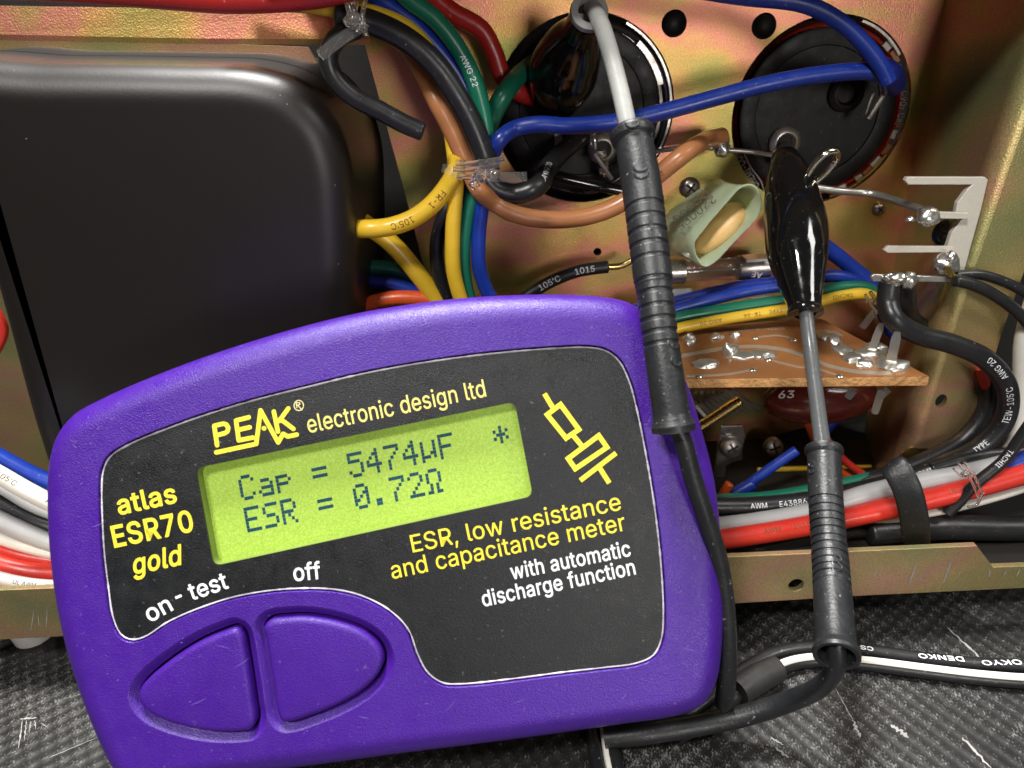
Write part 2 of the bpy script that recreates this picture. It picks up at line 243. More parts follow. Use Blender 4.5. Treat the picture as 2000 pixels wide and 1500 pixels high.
 'q': (424,[[372,-143,311,-143,311,59,306,59,295,41,277,21,252,4,236,-3,217,-7,165,-6,137,3,111,16,89,34,70,57,55,84,43,116,36,151,34,189,36,227,43,261,55,293,70,320,89,342,112,361,137,374,165,382,196,384,218,383,237,379,253,373,267,364,287,346,307,319,313,319,313,379,372,379],[205,47,226,49,246,55,263,65,278,78,290,95,299,115,306,138,312,189,306,241,300,263,278,299,263,312,246,322,227,328,205,330,182,328,162,322,130,298,118,281,108,261,102,239,96,189,102,139,118,97,130,80,145,66,162,55,182,49]]),
 'r': (259,[[53,0,53,379,112,379,112,321,115,321,124,339,137,354,152,367,171,377,191,383,243,384,243,322,207,326,174,321,159,315,146,306,126,284,115,254,114,237,114,0]]),
 's': (365,[[182,-8,133,-3,112,3,93,12,76,24,50,54,41,73,36,94,94,107,101,87,111,72,124,60,141,52,160,47,181,45,206,47,227,53,244,62,258,74,265,88,268,103,262,126,254,136,243,144,229,150,149,170,118,180,92,192,72,208,58,227,50,249,47,274,49,295,55,314,65,332,95,360,137,378,161,383,212,383,234,379,254,372,286,352,299,339,309,324,318,308,324,290,268,277,254,304,243,316,228,325,210,331,187,333,166,331,147,326,131,317,119,305,111,292,110,264,115,253,124,243,136,235,172,223,261,200,287,187,306,171,320,153,328,131,331,107,329,85,323,65,312,47,298,31,260,6,236,-2,210,-7]]),
 't': (227,[[204,379,204,327,6,327,6,379],[65,471,126,471,127,83,130,70,136,61,144,55,156,51,170,50,202,54,213,2,207,0,168,-4,138,-1,113,7,92,21,77,41,68,64,65,93]]),
 'u': (410,[[182,-5,135,2,115,11,97,23,82,39,69,59,60,82,54,109,53,139,53,379,114,379,114,144,116,117,124,94,137,75,154,61,175,53,200,50,218,51,234,55,263,71,274,83,290,113,295,132,296,153,296,379,357,379,357,0,298,0,298,92,307,92,294,60,277,35,257,17,234,5,209,-3]]),
 'v': (389,[[163,0,17,379,84,379,173,132,206,21,184,21,216,132,305,379,371,379,226,0]]),
 'w': (567,[[138,0,23,379,87,379,147,164,175,41,165,41,192,163,252,379,316,379,382,136,402,41,391,41,420,163,480,379,545,379,429,0,368,0,309,207,277,338,291,338,263,225,199,0]]),
 'x': (379,[[21,0,171,218,171,171,29,379,100,379,170,270,207,206,175,206,233,306,282,379,352,379,209,169,209,214,358,0,287,0,219,103,173,182,205,182,160,103,91,0]]),
 'y': (389,[[47,-139,61,-86,94,-90,104,-89,122,-81,138,-64,145,-51,163,-1,17,379,84,379,173,132,206,21,184,21,202,87,224,155,305,379,371,379,204,-58,187,-93,165,-119,139,-136,125,-141,82,-145]]),
 'z': (380,[[42,0,42,46,254,320,254,323,48,323,48,379,333,379,333,331,126,60,126,56,339,56,339,0]]),
}
def inside(p, poly):
    c = False
    for (x1, y1), (x2, y2) in zip(poly, poly[-1:] + poly[:-1]):
        if (y1 > p[1]) != (y2 > p[1]) and p[0] < (x2 - x1) * (p[1] - y1) / (y2 - y1) + x1: c = not c
    return c
GL = {}
def fatten(p, o, hole):
    p = [q for i, q in enumerate(p) if abs(q[0] - p[i - 1][0]) + abs(q[1] - p[i - 1][1]) > .011]
    n = len(p); a = sum(p[i][0] * p[(i + 1) % n][1] - p[(i + 1) % n][0] * p[i][1] for i in range(n))
    k = o * (1 if a > 0 else -1) * (-1 if hole else 1); out = []
    for i in range(n):
        e0 = Vector((p[i][0] - p[i - 1][0], p[i][1] - p[i - 1][1])).normalized(); e1 = Vector((p[(i + 1) % n][0] - p[i][0], p[(i + 1) % n][1] - p[i][1])).normalized()
        n0 = Vector((e0.y, -e0.x)); n1 = Vector((e1.y, -e1.x)); m = n0 + n1; d = max(m.length_squared / 2, .5)
        out.append((p[i][0] + m.x / d * k, p[i][1] + m.y / d * k))
    return out
def glyph(ch, bold):
    """filled outline of one letter: vertices (x, y, layer), faces, advance"""
    if (ch, bold) in GL: return GL[(ch, bold)]
    adv, loops = GLYPHS[ch]; P = [[(x / 1000, y / 1000) for x, y in zip(l[::2], l[1::2])] for l in loops]; own = {}
    for a, p in enumerate(P):
        host = [b for b, q in enumerate(P) if b != a and sum(inside(v, q) for v in p) >= .99 * len(p)]
        own[a] = host[0] if host else None
    V, Fs = [], []; layer = 0
    if bold: P = [fatten(p, bold, own[a] is not None) for a, p in enumerate(P)]
    for a, p in enumerate(P):
        if own[a] is not None: continue
        v, f = curve_mesh([p] + [P[b] for b in own if own[b] == a], 0)
        n = len(V); V += [(q.x, q.y, layer) for q in v]; Fs += [tuple(i + n for i in k) for k in f]; layer += 1
    GL[(ch, bold)] = (V, Fs, adv / 1000 + bold * 1.2); return GL[(ch, bold)]
def text2d(body, bold=0.0):
    x = 0; V, Fs = [], []
    for ch in body:
        if ch == ' ': x += .21; continue
        v, f, adv = glyph(ch, bold); n = len(V)
        V += [(a + x, b, l) for a, b, l in v]; Fs += [tuple(i + n for i in k) for k in f]; x += adv
    return V, Fs
CAP_H = 0.510
# ------------------------------------------------------------------ materials
def new_mat(name):
    m = bpy.data.materials.new(name); m.use_nodes = True
    nt = m.node_tree; return m, nt, nt.nodes['Principled BSDF']
def N(nt, t, **kw):
    n = nt.nodes.new(t)
    for k, v in kw.items():
        if k in n.inputs.keys(): n.inputs[k].default_value = v
        else: setattr(n, k, v)
    return n
def coords(nt): return N(nt, 'ShaderNodeTexCoord').outputs['Object']
def noise_tex(nt, scale, detail=3, rough=0.6, vec=None):
    n = N(nt, 'ShaderNodeTexNoise'); n.inputs['Scale'].default_value = scale; n.inputs['Detail'].default_value = detail; n.inputs['Roughness'].default_value = rough
    nt.links.new(vec if vec is not None else coords(nt), n.inputs['Vector']); return n
def ramp(nt, fac, stops):
    r = N(nt, 'ShaderNodeValToRGB'); e = r.color_ramp.elements
    while len(e) < len(stops): e.new(0.5)
    for k, (p, c) in enumerate(stops):
        e[k].position = p; e[k].color = (c[0], c[1], c[2], 1) if not isinstance(c, (int, float)) else (c, c, c, 1)
    nt.links.new(fac, r.inputs[0]); return r.outputs[0]
def add_bump(nt, bsdf, height, strength, dist):
    b = N(nt, 'ShaderNodeBump'); b.inputs['Strength'].default_value = strength; b.inputs['Distance'].default_value = dist * S
    nt.links.new(height, b.inputs['Height'])
    prev = bsdf.inputs['Normal']
    if prev.is_linked: nt.links.new(prev.links[0].from_socket, b.inputs['Normal'])
    nt.links.new(b.outputs[0], bsdf.inputs['Normal'])
def simple(name, col, rough=0.4, metal=0.0, grain=0.0, gscale=2500, var=0.12, spec=0.5, dust=0.0, coat=0.0):
    m, nt, b = new_mat(name)
    b.inputs['Roughness'].default_value = rough; b.inputs['Metallic'].default_value = metal
    b.inputs['Specular IOR Level'].default_value = spec
    if coat: b.inputs['Coat Weight'].default_value = coat; b.inputs['Coat Roughness'].default_value = 0.12
    v = noise_tex(nt, 140, 4)
    lo = tuple(c * (1 - var) for c in col); hi = tuple(min(c * (1 + var), 1) for c in col)
    c = ramp(nt, v.outputs[0], [(0.3, lo), (0.7, hi)])
    if dust:
        d = noise_tex(nt, 1500, 2, 0.5)
        k = ramp(nt, d.outputs[0], [(0.69, 0.0), (0.76, dust)])
        mx = N(nt, 'ShaderNodeMix', data_type='RGBA'); nt.links.new(k, mx.inputs['Factor']); nt.links.new(c, mx.inputs['A']); mx.inputs['B'].default_value = (0.5, 0.5, 0.48, 1)
        c = mx.outputs['Result']
    nt.links.new(c, b.inputs['Base Color'])
    rv = noise_tex(nt, 400, 3); rr = ramp(nt, rv.outputs[0], [(0.3, max(rough - .07, .02)), (0.7, min(rough + .08, 1))]); nt.links.new(rr, b.inputs['Roughness'])
    if grain:
        g = noise_tex(nt, gscale, 2, 0.5); add_bump(nt, b, g.outputs[0], 1.0, grain)
    return m
def insul(name, col, rough=0.34): return simple(name, col, rough, 0, 0.02, 900, 0.08, 0.5, 0.25)
M = {
 'purple': simple('purple_plastic', (0.046, 0.0075, 0.215), 0.38, 0, 0.075, 5200, 0.05, 0.48, 0.12),
 'purple_button': simple('purple_button_plastic', (0.044, 0.007, 0.205), 0.40, 0, 0.08, 5600, 0.05, 0.36, 0.10),
 'face': simple('charcoal_label', (0.0055, 0.0062, 0.0075), 0.40, 0, 0.055, 6500, 0.12, 0.48, 0.12),
 'face_edge': simple('label_edge', (0.42, 0.40, 0.46), 0.4, 0, 0.12, 2500, 0.6),
 'yellow_ink': simple('yellow_ink', (0.80, 0.66, 0.035), 0.5, 0, 0.02, 4000, 0.04),
 'white_ink': simple('white_ink', (0.80, 0.82, 0.85), 0.5, 0, 0.02, 4000, 0.04),
 'black_ink': simple('black_ink', (0.05, 0.045, 0.02), 0.6),
 'brown_ink': simple('brown_ink', (0.16, 0.05, 0.01), 0.6),
 'lcd_dot': simple('lcd_dot', (0.010, 0.055, 0.085), 0.3, 0, 0, 0, 0.2),
 'rubber': simple('black_rubber', (0.012, 0.013, 0.0145), 0.42, 0, 0.05, 2200, 0.15, 0.5, 0.35),
 'gloss': simple('glossy_black_vinyl', (0.006, 0.006, 0.006), 0.09, 0, 0.006, 200, 0.1, 0.75, 0.15),
 'bakelite': simple('black_phenolic', (0.007, 0.006, 0.005), 0.46, 0, 0.02, 800, 0.15, 0.25, 0.25),
 'solder': simple('solder', (0.74, 0.72, 0.66), 0.24, 0.92, 0.03, 500, 0.15),
 'dull_solder': simple('dull_solder', (0.66, 0.64, 0.58), 0.36, 0.85, 0.03, 500, 0.15),
 'tin': simple('tinned_metal', (0.52, 0.50, 0.46), 0.34, 0.85, 0.04, 900, 0.18),
 'steel': simple('nickel_steel', (0.46, 0.42, 0.39), 0.32, 0.95, 0.02, 600, 0.15),
 'bright_tin': simple('bright_plated_jaw', (0.86, 0.82, 0.68), 0.16, 1.0, 0.02, 600, 0.1),
 'brass': simple('brass', (0.62, 0.48, 0.18), 0.24, 1.0, 0.03, 600, 0.2),
 'lead_lit': simple('grey_lead_lit', (0.30, 0.305, 0.29), 0.30, 0, 0.03, 1500, 0.12, 0.5, 0.2),  # grey lead with the strong light on it put into its colour
 'lead_grey': simple('grey_lead', (0.085, 0.09, 0.09), 0.30, 0, 0.03, 1500, 0.1, 0.5, 0.15),
 'dark': simple('painted_interior_shade', (0.012, 0.010, 0.008), 0.7),  # near black standing in for shade inside the case, slots and holes
 'red_sleeve': simple('dark_red_sleeve', (0.42, 0.040, 0.020), 0.25, 0, 0.02, 600, 0.15),
 'maroon': simple('maroon_epoxy', (0.085, 0.014, 0.009), 0.16, 0, 0.06, 150, 0.15),
 'ceramic': simple('tan_ceramic', (0.78, 0.50, 0.20), 0.4, 0, 0.05, 600, 0.18),
 'white_plastic': simple('white_plastic', (0.66, 0.63, 0.57), 0.5, 0, 0.03, 900, 0.12),
 'foot': simple('white_foot', (0.7, 0.68, 0.63), 0.5),
 'scratch': simple('pale_scratch', (0.27, 0.27, 0.255), 0.7, 0, 0, 0, 0.4),
 'w_red': insul('red_insulation', (0.62, 0.035, 0.022)),
 'w_darkred': insul('dark_red_insulation', (0.36, 0.016, 0.014)),
 'w_orange': insul('orange_insulation', (0.70, 0.10, 0.02)),
 'w_yellow': insul('yellow_insulation', (0.78, 0.50, 0.03)),
 'w_blue': insul('blue_insulation', (0.008, 0.035, 0.30)),
 'w_blue_shaded': insul('blue_insulation_shaded', (0.006, 0.024, 0.21)),  # the same blue with the shade on the upper wires put into its colour
 'w_navy': insul('navy_insulation', (0.010, 0.022, 0.22)),
 'w_green': insul('green_insulation', (0.008, 0.15, 0.085)),
 'w_brown': insul('brown_insulation', (0.42, 0.17, 0.065)),
 'w_black': insul('black_insulation', (0.014, 0.014, 0.015), 0.36),
 'w_white': insul('white_insulation', (0.74, 0.71, 0.64)),
 'w_grey': insul('grey_insulation', (0.40, 0.40, 0.40)),
}
def clear(name, col, rough=0.08, trans=0.95):
    m, nt, b = new_mat(name); b.inputs['Base Color'].default_value = (*col, 1); b.inputs['Roughness'].default_value = rough
    b.inputs['Transmission Weight'].default_value = trans; b.inputs['IOR'].default_value = 1.45
    g = noise_tex(nt, 700, 2); add_bump(nt, b, g.outputs[0], 0.8, 0.08); return m
M['clear'] = clear('clear_plastic', (0.97, 0.94, 0.88), 0.04)
M['glass'] = clear('fuse_glass', (0.93, 0.95, 0.93), 0.03)
M['pale_tag'] = clear('cloudy_white_plastic', (0.66, 0.62, 0.54), 0.35, 0.25)
M['green_tube'] = clear('pale_green_vinyl', (0.80, 0.93, 0.68), 0.10, 0.55)
def chromate(name, shift=0.0, dull=0.0, scale=38, olive=0.0):
    m, nt, b = new_mat(name); co = coords(nt)
    mp = N(nt, 'ShaderNodeMapping'); mp.inputs['Scale'].default_value = (1, 1, 1.5); mp.inputs['Location'].default_value = (shift, shift * .7, 0); nt.links.new(co, mp.inputs['Vector'])
    n1 = noise_tex(nt, scale, 2.5, 0.5, mp.outputs[0]); n1.inputs['Distortion'].default_value = 0.3
    k = 1 - dull
    c = ramp(nt, n1.outputs[0], [(0.28, (0.24 * k, 0.30 * k, 0.08 * k)), (0.40, (0.46 * k, 0.38 * k, 0.11 * k)), (0.48, (0.64 * k, 0.38 * k, 0.13 * k)), (0.56, (0.70 * k, 0.27 * k, 0.19 * k)), (0.64, (0.56 * k, 0.36 * k, 0.13 * k)), (0.74, (0.26 * k, 0.29 * k, 0.12 * k))])
    if olive:
        om = N(nt, 'ShaderNodeMix', data_type='RGBA'); om.inputs['Factor'].default_value = olive; nt.links.new(c, om.inputs['A']); om.inputs['B'].default_value = (0.40, 0.40, 0.24, 1); c = om.outputs['Result']
    n2 = noise_tex(nt, 3400, 2, 0.5); sp = ramp(nt, n2.outputs[0], [(0.35, 0.84), (0.70, 1.12)])
    mx = N(nt, 'ShaderNodeMix', data_type='RGBA', blend_type='MULTIPLY'); mx.inputs['Factor'].default_value = 1
    nt.links.new(c, mx.inputs['A']); nt.links.new(sp, mx.inputs['B']); nt.links.new(mx.outputs['Result'], b.inputs['Base Color'])
    b.inputs['Metallic'].default_value = 0.80; b.inputs['Roughness'].default_value = 0.40
    add_bump(nt, b, n2.outputs[0], 1.0, 0.055)
    n3 = noise_tex(nt, 160, 2); add_bump(nt, b, n3.outputs[0], 0.5, 0.12)
    return m
M['gold'] = chromate('yellow_chromate_steel'); M['gold_side'] = chromate('chromate_side_steel', 3.1, 0.0, 34, 0.4)
M['gold_rail'] = chromate('chromate_rail_steel', 7.7, 0.05, 30, 0.45)
def make_pcb():
    m, nt, b = new_mat('phenolic_board'); n = noise_tex(nt, 90, 4)
    c = ramp(nt, n.outputs[0], [(0.3, (0.27, 0.105, 0.032)), (0.7, (0.38, 0.165, 0.06))]); nt.links.new(c, b.inputs['Base Color'])
    b.inputs['Roughness'].default_value = 0.28; g = noise_tex(nt, 900, 2); add_bump(nt, b, g.outputs[0], 0.6, 0.03); return m
M['pcb'] = make_pcb()
M['pcb_edge'] = simple('sawn_board_edge', (0.52, 0.27, 0.10), 0.8, 0, 0.5, 1100, 0.45)
M['copper'] = simple('board_trace', (0.50, 0.42, 0.33), 0.35, 0.4, 0.02, 500, 0.1)
def make_bell():
    m, nt, b = new_mat('satin_black_paint'); b.inputs['Roughness'].default_value = 0.44
    d = noise_tex(nt, 900, 2, 0.5); c = ramp(nt, d.outputs[0], [(0.79, (0.0095, 0.0075, 0.0065)), (0.82, (0.30, 0.29, 0.27))]); nt.links.new(c, b.inputs['Base Color'])
    g = noise_tex(nt, 1800, 3); add_bump(nt, b, g.outputs[0], 0.8, 0.02); return m
M['bell'] = make_bell()
def make_lcd():
    m, nt, b = new_mat('backlit_lcd'); n = noise_tex(nt, 3600, 3, 0.7); 
    c = ramp(nt, n.outputs[0], [(0.28, (0.17, 0.28, 0.028)), (0.50, (0.24, 0.36, 0.042)), (0.75, (0.34, 0.46, 0.10))])
    bn = noise_tex(nt, 45, 2); br = ramp(nt, bn.outputs[0], [(0.3, 0.72), (0.7, 1.15)])
    mm_ = N(nt, 'ShaderNodeMix', data_type='RGBA', blend_type='MULTIPLY'); mm_.inputs['Factor'].default_value = 1; nt.links.new(c, mm_.inputs['A']); nt.links.new(br, mm_.inputs['B'])
    nt.links.new(c, b.inputs['Base Color']); nt.links.new(mm_.outputs['Result'], b.inputs['Emission Color']); b.inputs['Emission Strength'].default_value = 0.55
    b.inputs['Roughness'].default_value = 0.45; return m
M['lcd'] = make_lcd()
def make_bench():
    m, nt, b = new_mat('scuffed_rubber_mat'); co = coords(nt)
    mp = N(nt, 'ShaderNodeMapping'); mp.inputs['Rotation'].default_value = (0, 0, R(12)); mp.inputs['Scale'].default_value = (1, 1, 1); nt.links.new(co, mp.inputs['Vector'])
    sx = N(nt, 'ShaderNodeSeparateXYZ'); nt.links.new(mp.outputs[0], sx.inputs[0])
    def sn(sock, k):
        a = N(nt, 'ShaderNodeMath', operation='MULTIPLY'); a.inputs[1].default_value = k; nt.links.new(sock, a.inputs[0])
        s = N(nt, 'ShaderNodeMath', operation='SINE'); nt.links.new(a.outputs[0], s.inputs[0]); return s.outputs[0]
    pr = N(nt, 'ShaderNodeMath', operation='MULTIPLY'); nt.links.new(sn(sx.outputs[0], 2 * math.pi / 0.0031), pr.inputs[0]); nt.links.new(sn(sx.outputs[1], 2 * math.pi / 0.0034), pr.inputs[1])
    n = noise_tex(nt, 60, 5); c = ramp(nt, n.outputs[0], [(0.3, (0.005, 0.005, 0.0048)), (0.7, (0.014, 0.0137, 0.013))])
    mp2 = N(nt, 'ShaderNodeMapping'); mp2.inputs['Rotation'].default_value = (0, 0, R(-62)); mp2.inputs['Scale'].default_value = (1, 0.6, 1); nt.links.new(co, mp2.inputs['Vector'])
    wv = noise_tex(nt, 3400, 3, 0.65, mp2.outputs[0]); big = noise_tex(nt, 45, 3)
    ad = N(nt, 'ShaderNodeMath', operation='MULTIPLY_ADD'); nt.links.new(big.outputs[0], ad.inputs[0]); ad.inputs[1].default_value = 0.35; nt.links.new(wv.outputs[0], ad.inputs[2])
    ad2 = N(nt, 'ShaderNodeMath', operation='MULTIPLY_ADD'); nt.links.new(pr.outputs[0], ad2.inputs[0]); ad2.inputs[1].default_value = 0.07; nt.links.new(ad.outputs[0], ad2.inputs[2])
    k = ramp(nt, ad2.outputs[0], [(0.72, 0.0), (0.90, 0.48)])
    mx = N(nt, 'ShaderNodeMix', data_type='RGBA'); nt.links.new(k, mx.inputs['Factor']); nt.links.new(c, mx.inputs['A']); mx.inputs['B'].default_value = (0.36, 0.36, 0.34, 1)
    nt.links.new(mx.outputs['Result'], b.inputs['Base Color']); b.inputs['Roughness'].default_value = 0.5
    add_bump(nt, b, pr.outputs[0], 0.9, 0.10); g = noise_tex(nt, 1500, 3); add_bump(nt, b, g.outputs[0], 0.8, 0.06)
    return m
M['bench'] = make_bench()

# ================================================================== SETTING: bench mat
def grid_sheet(x0, x1, y0, y1, z): return [Vector((x0, y0, z)), Vector((x1, y0, z)), Vector((x1, y1, z)), Vector((x0, y1, z))], [(0, 1, 2, 3)]
ground = obj('ground', grid_sheet(-400, 400, -500, 400, 0), M['bench'], None, False); tag(ground, 'dark grey scuffed rubber bench mat with a dimpled grain', None, None, 'structure')

# ================================================================== chassis
chassis = thing('chassis', (0, 150, 8), 'open gold chromate steel chassis standing on the rubber mat', 'chassis')
YP = 155
CAP_R = 18.3
C1, C2 = (1141, 218), (1603, 222)
panel_px = [(640, -160), (1890, -160), (1812, 160), (1765, 420), (1722, 640), (1700, 800), (960, 1000), (850, 590), (824, 507), (796, 395), (750, 227), (700, 40)]
obj('rear_panel', vplate([panel_px], YP, 1.0, 0, [(C1[0], C1[1], CAP_R), (C2[0], C2[1], CAP_R), (1315, 46, 2.3), (1490, 51, 2.2), (1167, 492, 0.9)]), M['gold'], chassis, False)
dents = [blob(PY(1167, 492, YP - .02), EX, EZ, EY, 1.5, 1.5, .25, 3, .05)]
# side wall, rolled bend and front flange
def wall_pt(px, py, Y): return PY(px, py, Y)
seam = [(1880, -160), (1812, 160), (1765, 420), (1722, 640), (1690, 830), (1672, 960)]
ridge = [(2092, -160), (1986, 120), (1886, 420), (1816, 640), (1761, 830), (1728, 960)]
A = catmull([PY(x, y, YP) for x, y in seam], 5); B = catmull([PY(x, y, 128) for x, y in ridge], 5)
V = []; Fs = []
prof_n = 9
for i in range(len(A)):
    V += [A[i] + Vector((.0, 0, 0)), B[i]]
    for k in range(1, prof_n):
        a = math.pi / 2 * k / (prof_n - 1); rr = 3.0
        V.append(B[i] + Vector((rr * (1 - math.cos(a)), -rr * math.sin(a), 0)))
w_ = prof_n + 1
for i in range(len(A) - 1):
    for k in range(w_ - 1): Fs.append((i * w_ + k, i * w_ + k + 1, (i + 1) * w_ + k + 1, (i + 1) * w_ + k))
obj('side_wall', (V, Fs), M['gold_side'], chassis)
fl_l = [(B[i] + Vector((3.0, 0, 0))) for i in range(len(A))]
fl_r = [(2230, -160), (2130, 120), (2040, 420), (1960, 640), (1895, 850), (1860, 960)]
FR = [PY(x, y, 125) for x, y in fl_r]
hole_c = PY(1838, 783, 125)
hole = [(hole_c.x + 1.15 * math.cos(2 * math.pi * k / 24) * 1.0, hole_c.z + 1.5 * math.sin(2 * math.pi * k / 24)) for k in range(24)]
outl = [(p.x, p.z) for p in fl_l] + [(p.x, p.z) for p in reversed(FR)]
obj('front_flange', plate([outl, hole], Vector((0, 125, 0)), EX, EZ, -EY, -1.0, 0), M['gold_side'], chassis, False)
# floor of the case and an added dark backing that keeps light out
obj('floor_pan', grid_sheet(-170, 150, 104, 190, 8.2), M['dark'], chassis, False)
obj('dark_backing', ([Vector((-220, 190, -2)), Vector((200, 190, -2)), Vector((200, 190, 160)), Vector((-220, 190, 160))], [(0, 1, 2, 3)]), M['dark'], chassis, False)
obj('inner_panel', vplate([[(-260, 500), (140, 500), (140, 1200), (-260, 1200)]], 150, 1.0), M['gold_rail'], chassis, False)
obj('left_panel', vplate([[(-200, 480), (300, 480), (300, 1000), (-200, 1000)]], 153, 1.0), M['gold_rail'], chassis, False)
obj('unseen_top_plate', ([Vector((x, y, z)) for z in (113.0, 114.0) for x, y in ((-34, 117), (150, 117), (150, 189), (-34, 189))], [(0, 1, 2, 3), (4, 5, 6, 7), (0, 1, 5, 4), (1, 2, 6, 5), (2, 3, 7, 6), (3, 0, 4, 7)]), M['gold_side'], chassis, False)  # out of view; cut and placed so its shadow falls on the upper interior
# bottom rail
rail_top = [(-120, 1158), (400, 1136), (1420, 1088), (1908, 1066), (1940, 1108), (2140, 1100)]
rail_bot = [(2140, 1142), (1700, 1163), (1420, 1180), (400, 1228), (-120, 1256)]
obj('front_rail', vplate([rail_top + rail_bot], 98, 1.1, 0.12, [(1555, 1143, 1.35)]), M['gold_rail'], chassis, False)
rb = [PY(x, y, 98.0) for x, y in [(-120, 1160), (1908, 1068)]]
obj('rail_lip', ([rb[0] + Vector((0, 1.1, -.6)), rb[1] + Vector((0, 1.1, -.6)), rb[1] + Vector((0, 8, -7)), rb[0] + Vector((0, 8, -7))], [(0, 1, 2, 3)]), M['gold_rail'], chassis, False)
for (px, py) in ((22, 1262),):
    q = PY(px, py, 103); obj('foot', lathe(Vector((q.x, 109, 0.02)), EZ, [(0, 2.6), (0, 3.6), (6.4, 4.4), (7.5, 4.2)], 24), M['foot'], chassis)
rs_ = []
for (a, b, wd) in (((1775, 1140), (1790, 1098), .22), ((1842, 1138), (1858, 1092), .25), ((1795, 1135), (1800, 1122), .18), ((1705, 1130), (1712, 1112), .12), ((1870, 1128), (1876, 1115), .12), ((1512, 1150), (1516, 1128), .1), ((60, 1232), (66, 1190), .14), ((76, 1225), (74, 1198), .12), ((90, 1228), (92, 1182), .12), ((1930, 1128), (1934, 1112), .15), ((1960, 1126), (1966, 1112), .12), ((1985, 1126), (1992, 1110), .15), ((640, 1190), (660, 1160), .15)):
    p = PY(*a, 97.96); q = PY(*b, 97.96); rs_.append(([p - EX * wd * .4, p + EX * wd * .4, p.lerp(q, .5) + EX * wd * 1.2, q + EX * wd * .2, q - EX * wd * .2, p.lerp(q, .55) - EX * wd * .2], [(0, 1, 2, 3, 4, 5)]))
o = obj('scratches', join(*rs_), M['scratch'], chassis, False); o['kind'] = 'stuff'
# screws and dark grommets on the rear panel
def screw(parent, c, axis, r, mat=M['steel'], rot=0.4):
    axis = axis.normalized(); h = obj('screw', lathe(c, axis, [(-.3, r), (.25, r), (r * .42, r * .86), (r * .58, r * .5), (r * .62, .02)], 24), mat, parent)
    n0 = EX.copy(); n0 = (n0 - axis * n0.dot(axis)).normalized(); b0 = axis.cross(n0)
    e1 = n0 * math.cos(rot) + b0 * math.sin(rot); e2 = axis.cross(e1)
    obj('cross_slot_shade', join(box(c + axis * (r * .58), e1, e2, axis, r * .55, r * .11, .12), box(c + axis * (r * .58), e1, e2, axis, r * .11, r * .55, .1)), M['dark'], parent)  # raised dark bars stand in for the shade of a cross recess
    return h
for (px, py, r) in ((1315, 46, 2.5), (1490, 51, 2.4)):
    obj('grommet', lathe(PY(px, py, YP + .8), -EY, [(0, r), (.9, r * .98), (1.2, r * .8), (.7, r * .55), (.6, .05)], 28), M['bakelite'], chassis)
for (px, py, r) in ((1716, 408, 1.4), (1347, 366, 2.2)): screw(chassis, PY(px, py, YP - .2), -EY, r, M['steel'], .9)
sv = [PY(x, y, Y_) for x, y, Y_ in ((-60, 10, 140), (330, 16, 140), (720, 30, 140), (720, 77, 139.4), (380, 75, 139.4), (35, 68, 139.4), (-60, 66, 139.4))]
sv2 = [p + Vector((0, .5, -.9)) for p in sv]
obj('top_strip', (sv + sv2, [tuple(range(7)), tuple(range(13, 6, -1))] + [(k, (k + 1) % 7, 7 + (k + 1) % 7, 7 + k) for k in range(7)]), M['gold'], chassis, False)

# ================================================================== transformer
tb = PY(400, 900, 126)
xf = thing('transformer', (tb.x, 130, tb.z), 'large satin black transformer end bell filling the upper left', 'transformer')
def resample(pts, n):
    P = catmull([Vector((p[0], p[1], 0)) for p in pts], 12, True); P.append(P[0].copy())
    L = [0]
    for i in range(1, len(P)): L.append(L[-1] + (P[i] - P[i - 1]).length)
    out = []; j = 0
    for k in range(n):
        s = L[-1] * k / n
        while L[j + 1] < s: j += 1
        t = (s - L[j]) / max(L[j + 1] - L[j], 1e-9); out.append(P[j].lerp(P[j + 1], t))
    a = sum(out[i].x * out[(i + 1) % n].y - out[(i + 1) % n].x * out[i].y for i in range(n))
    if a < 0: out.reverse()
    return out
def offs(P, o):
    n = len(P); out = []
    for i in range(n):
        t = (P[(i + 1) % n] - P[(i - 1) % n]); t = Vector((t.y, -t.x, 0)).normalized(); out.append(P[i] + t * o)
    return out
def rings(specs, O, ex, ey, ez, cap_top=False, cap_bot=False):
    """specs: list of (ring2d, h)"""
    n = len(specs[0][0]); V = []; Fs = []
    for P, h in specs: V += [O + ex * p.x + ey * p.y + ez * h for p in P]
    for i in range(len(specs) - 1):
        for k in range(n): Fs.append((i * n + k, i * n + (k + 1) % n, (i + 1) * n + (k + 1) % n, (i + 1) * n + k))
    if cap_top: e = (len(specs) - 1) * n; Fs.append(tuple(range(e, e + n)))
    if cap_bot: Fs.append(tuple(range(n))[::-1])
    return V, Fs
bell_px = [(-100, 122), (100, 122), (350, 125), (505, 132), (590, 160), (655, 224), (688, 312), (697, 420), (700, 560), (700, 700), (698, 850), (660, 930), (400, 950), (160, 950), (118, 915), (85, 830), (20, 590), (-60, 300), (-105, 170)]
b2 = resample([(lambda q: (q.x, q.z))(PY(x, y, 131)) for x, y in bell_px], 160)
sp = [(offs(b2, 1.6), -25), (offs(b2, .8), -8)]
for k in range(15):
    a = math.pi / 2 * k / 14; sp.append((offs(b2, -5.8 * (1 - math.cos(a))), 5.6 * math.sin(a)))
sp.append((offs(b2, -6.6), 5.62))
obj('end_bell', rings(sp, Vector((0, 131, 0)), EX, EZ, -EY, True), M['bell'], xf)
obj('mounting_flange', vplate([[(-150, 74), (300, 80), (600, 92), (690, 240), (706, 420), (708, 600), (690, 900), (620, 900), (600, 200), (-150, 130)]], 150, 1.2), M['gold_side'], xf, False)

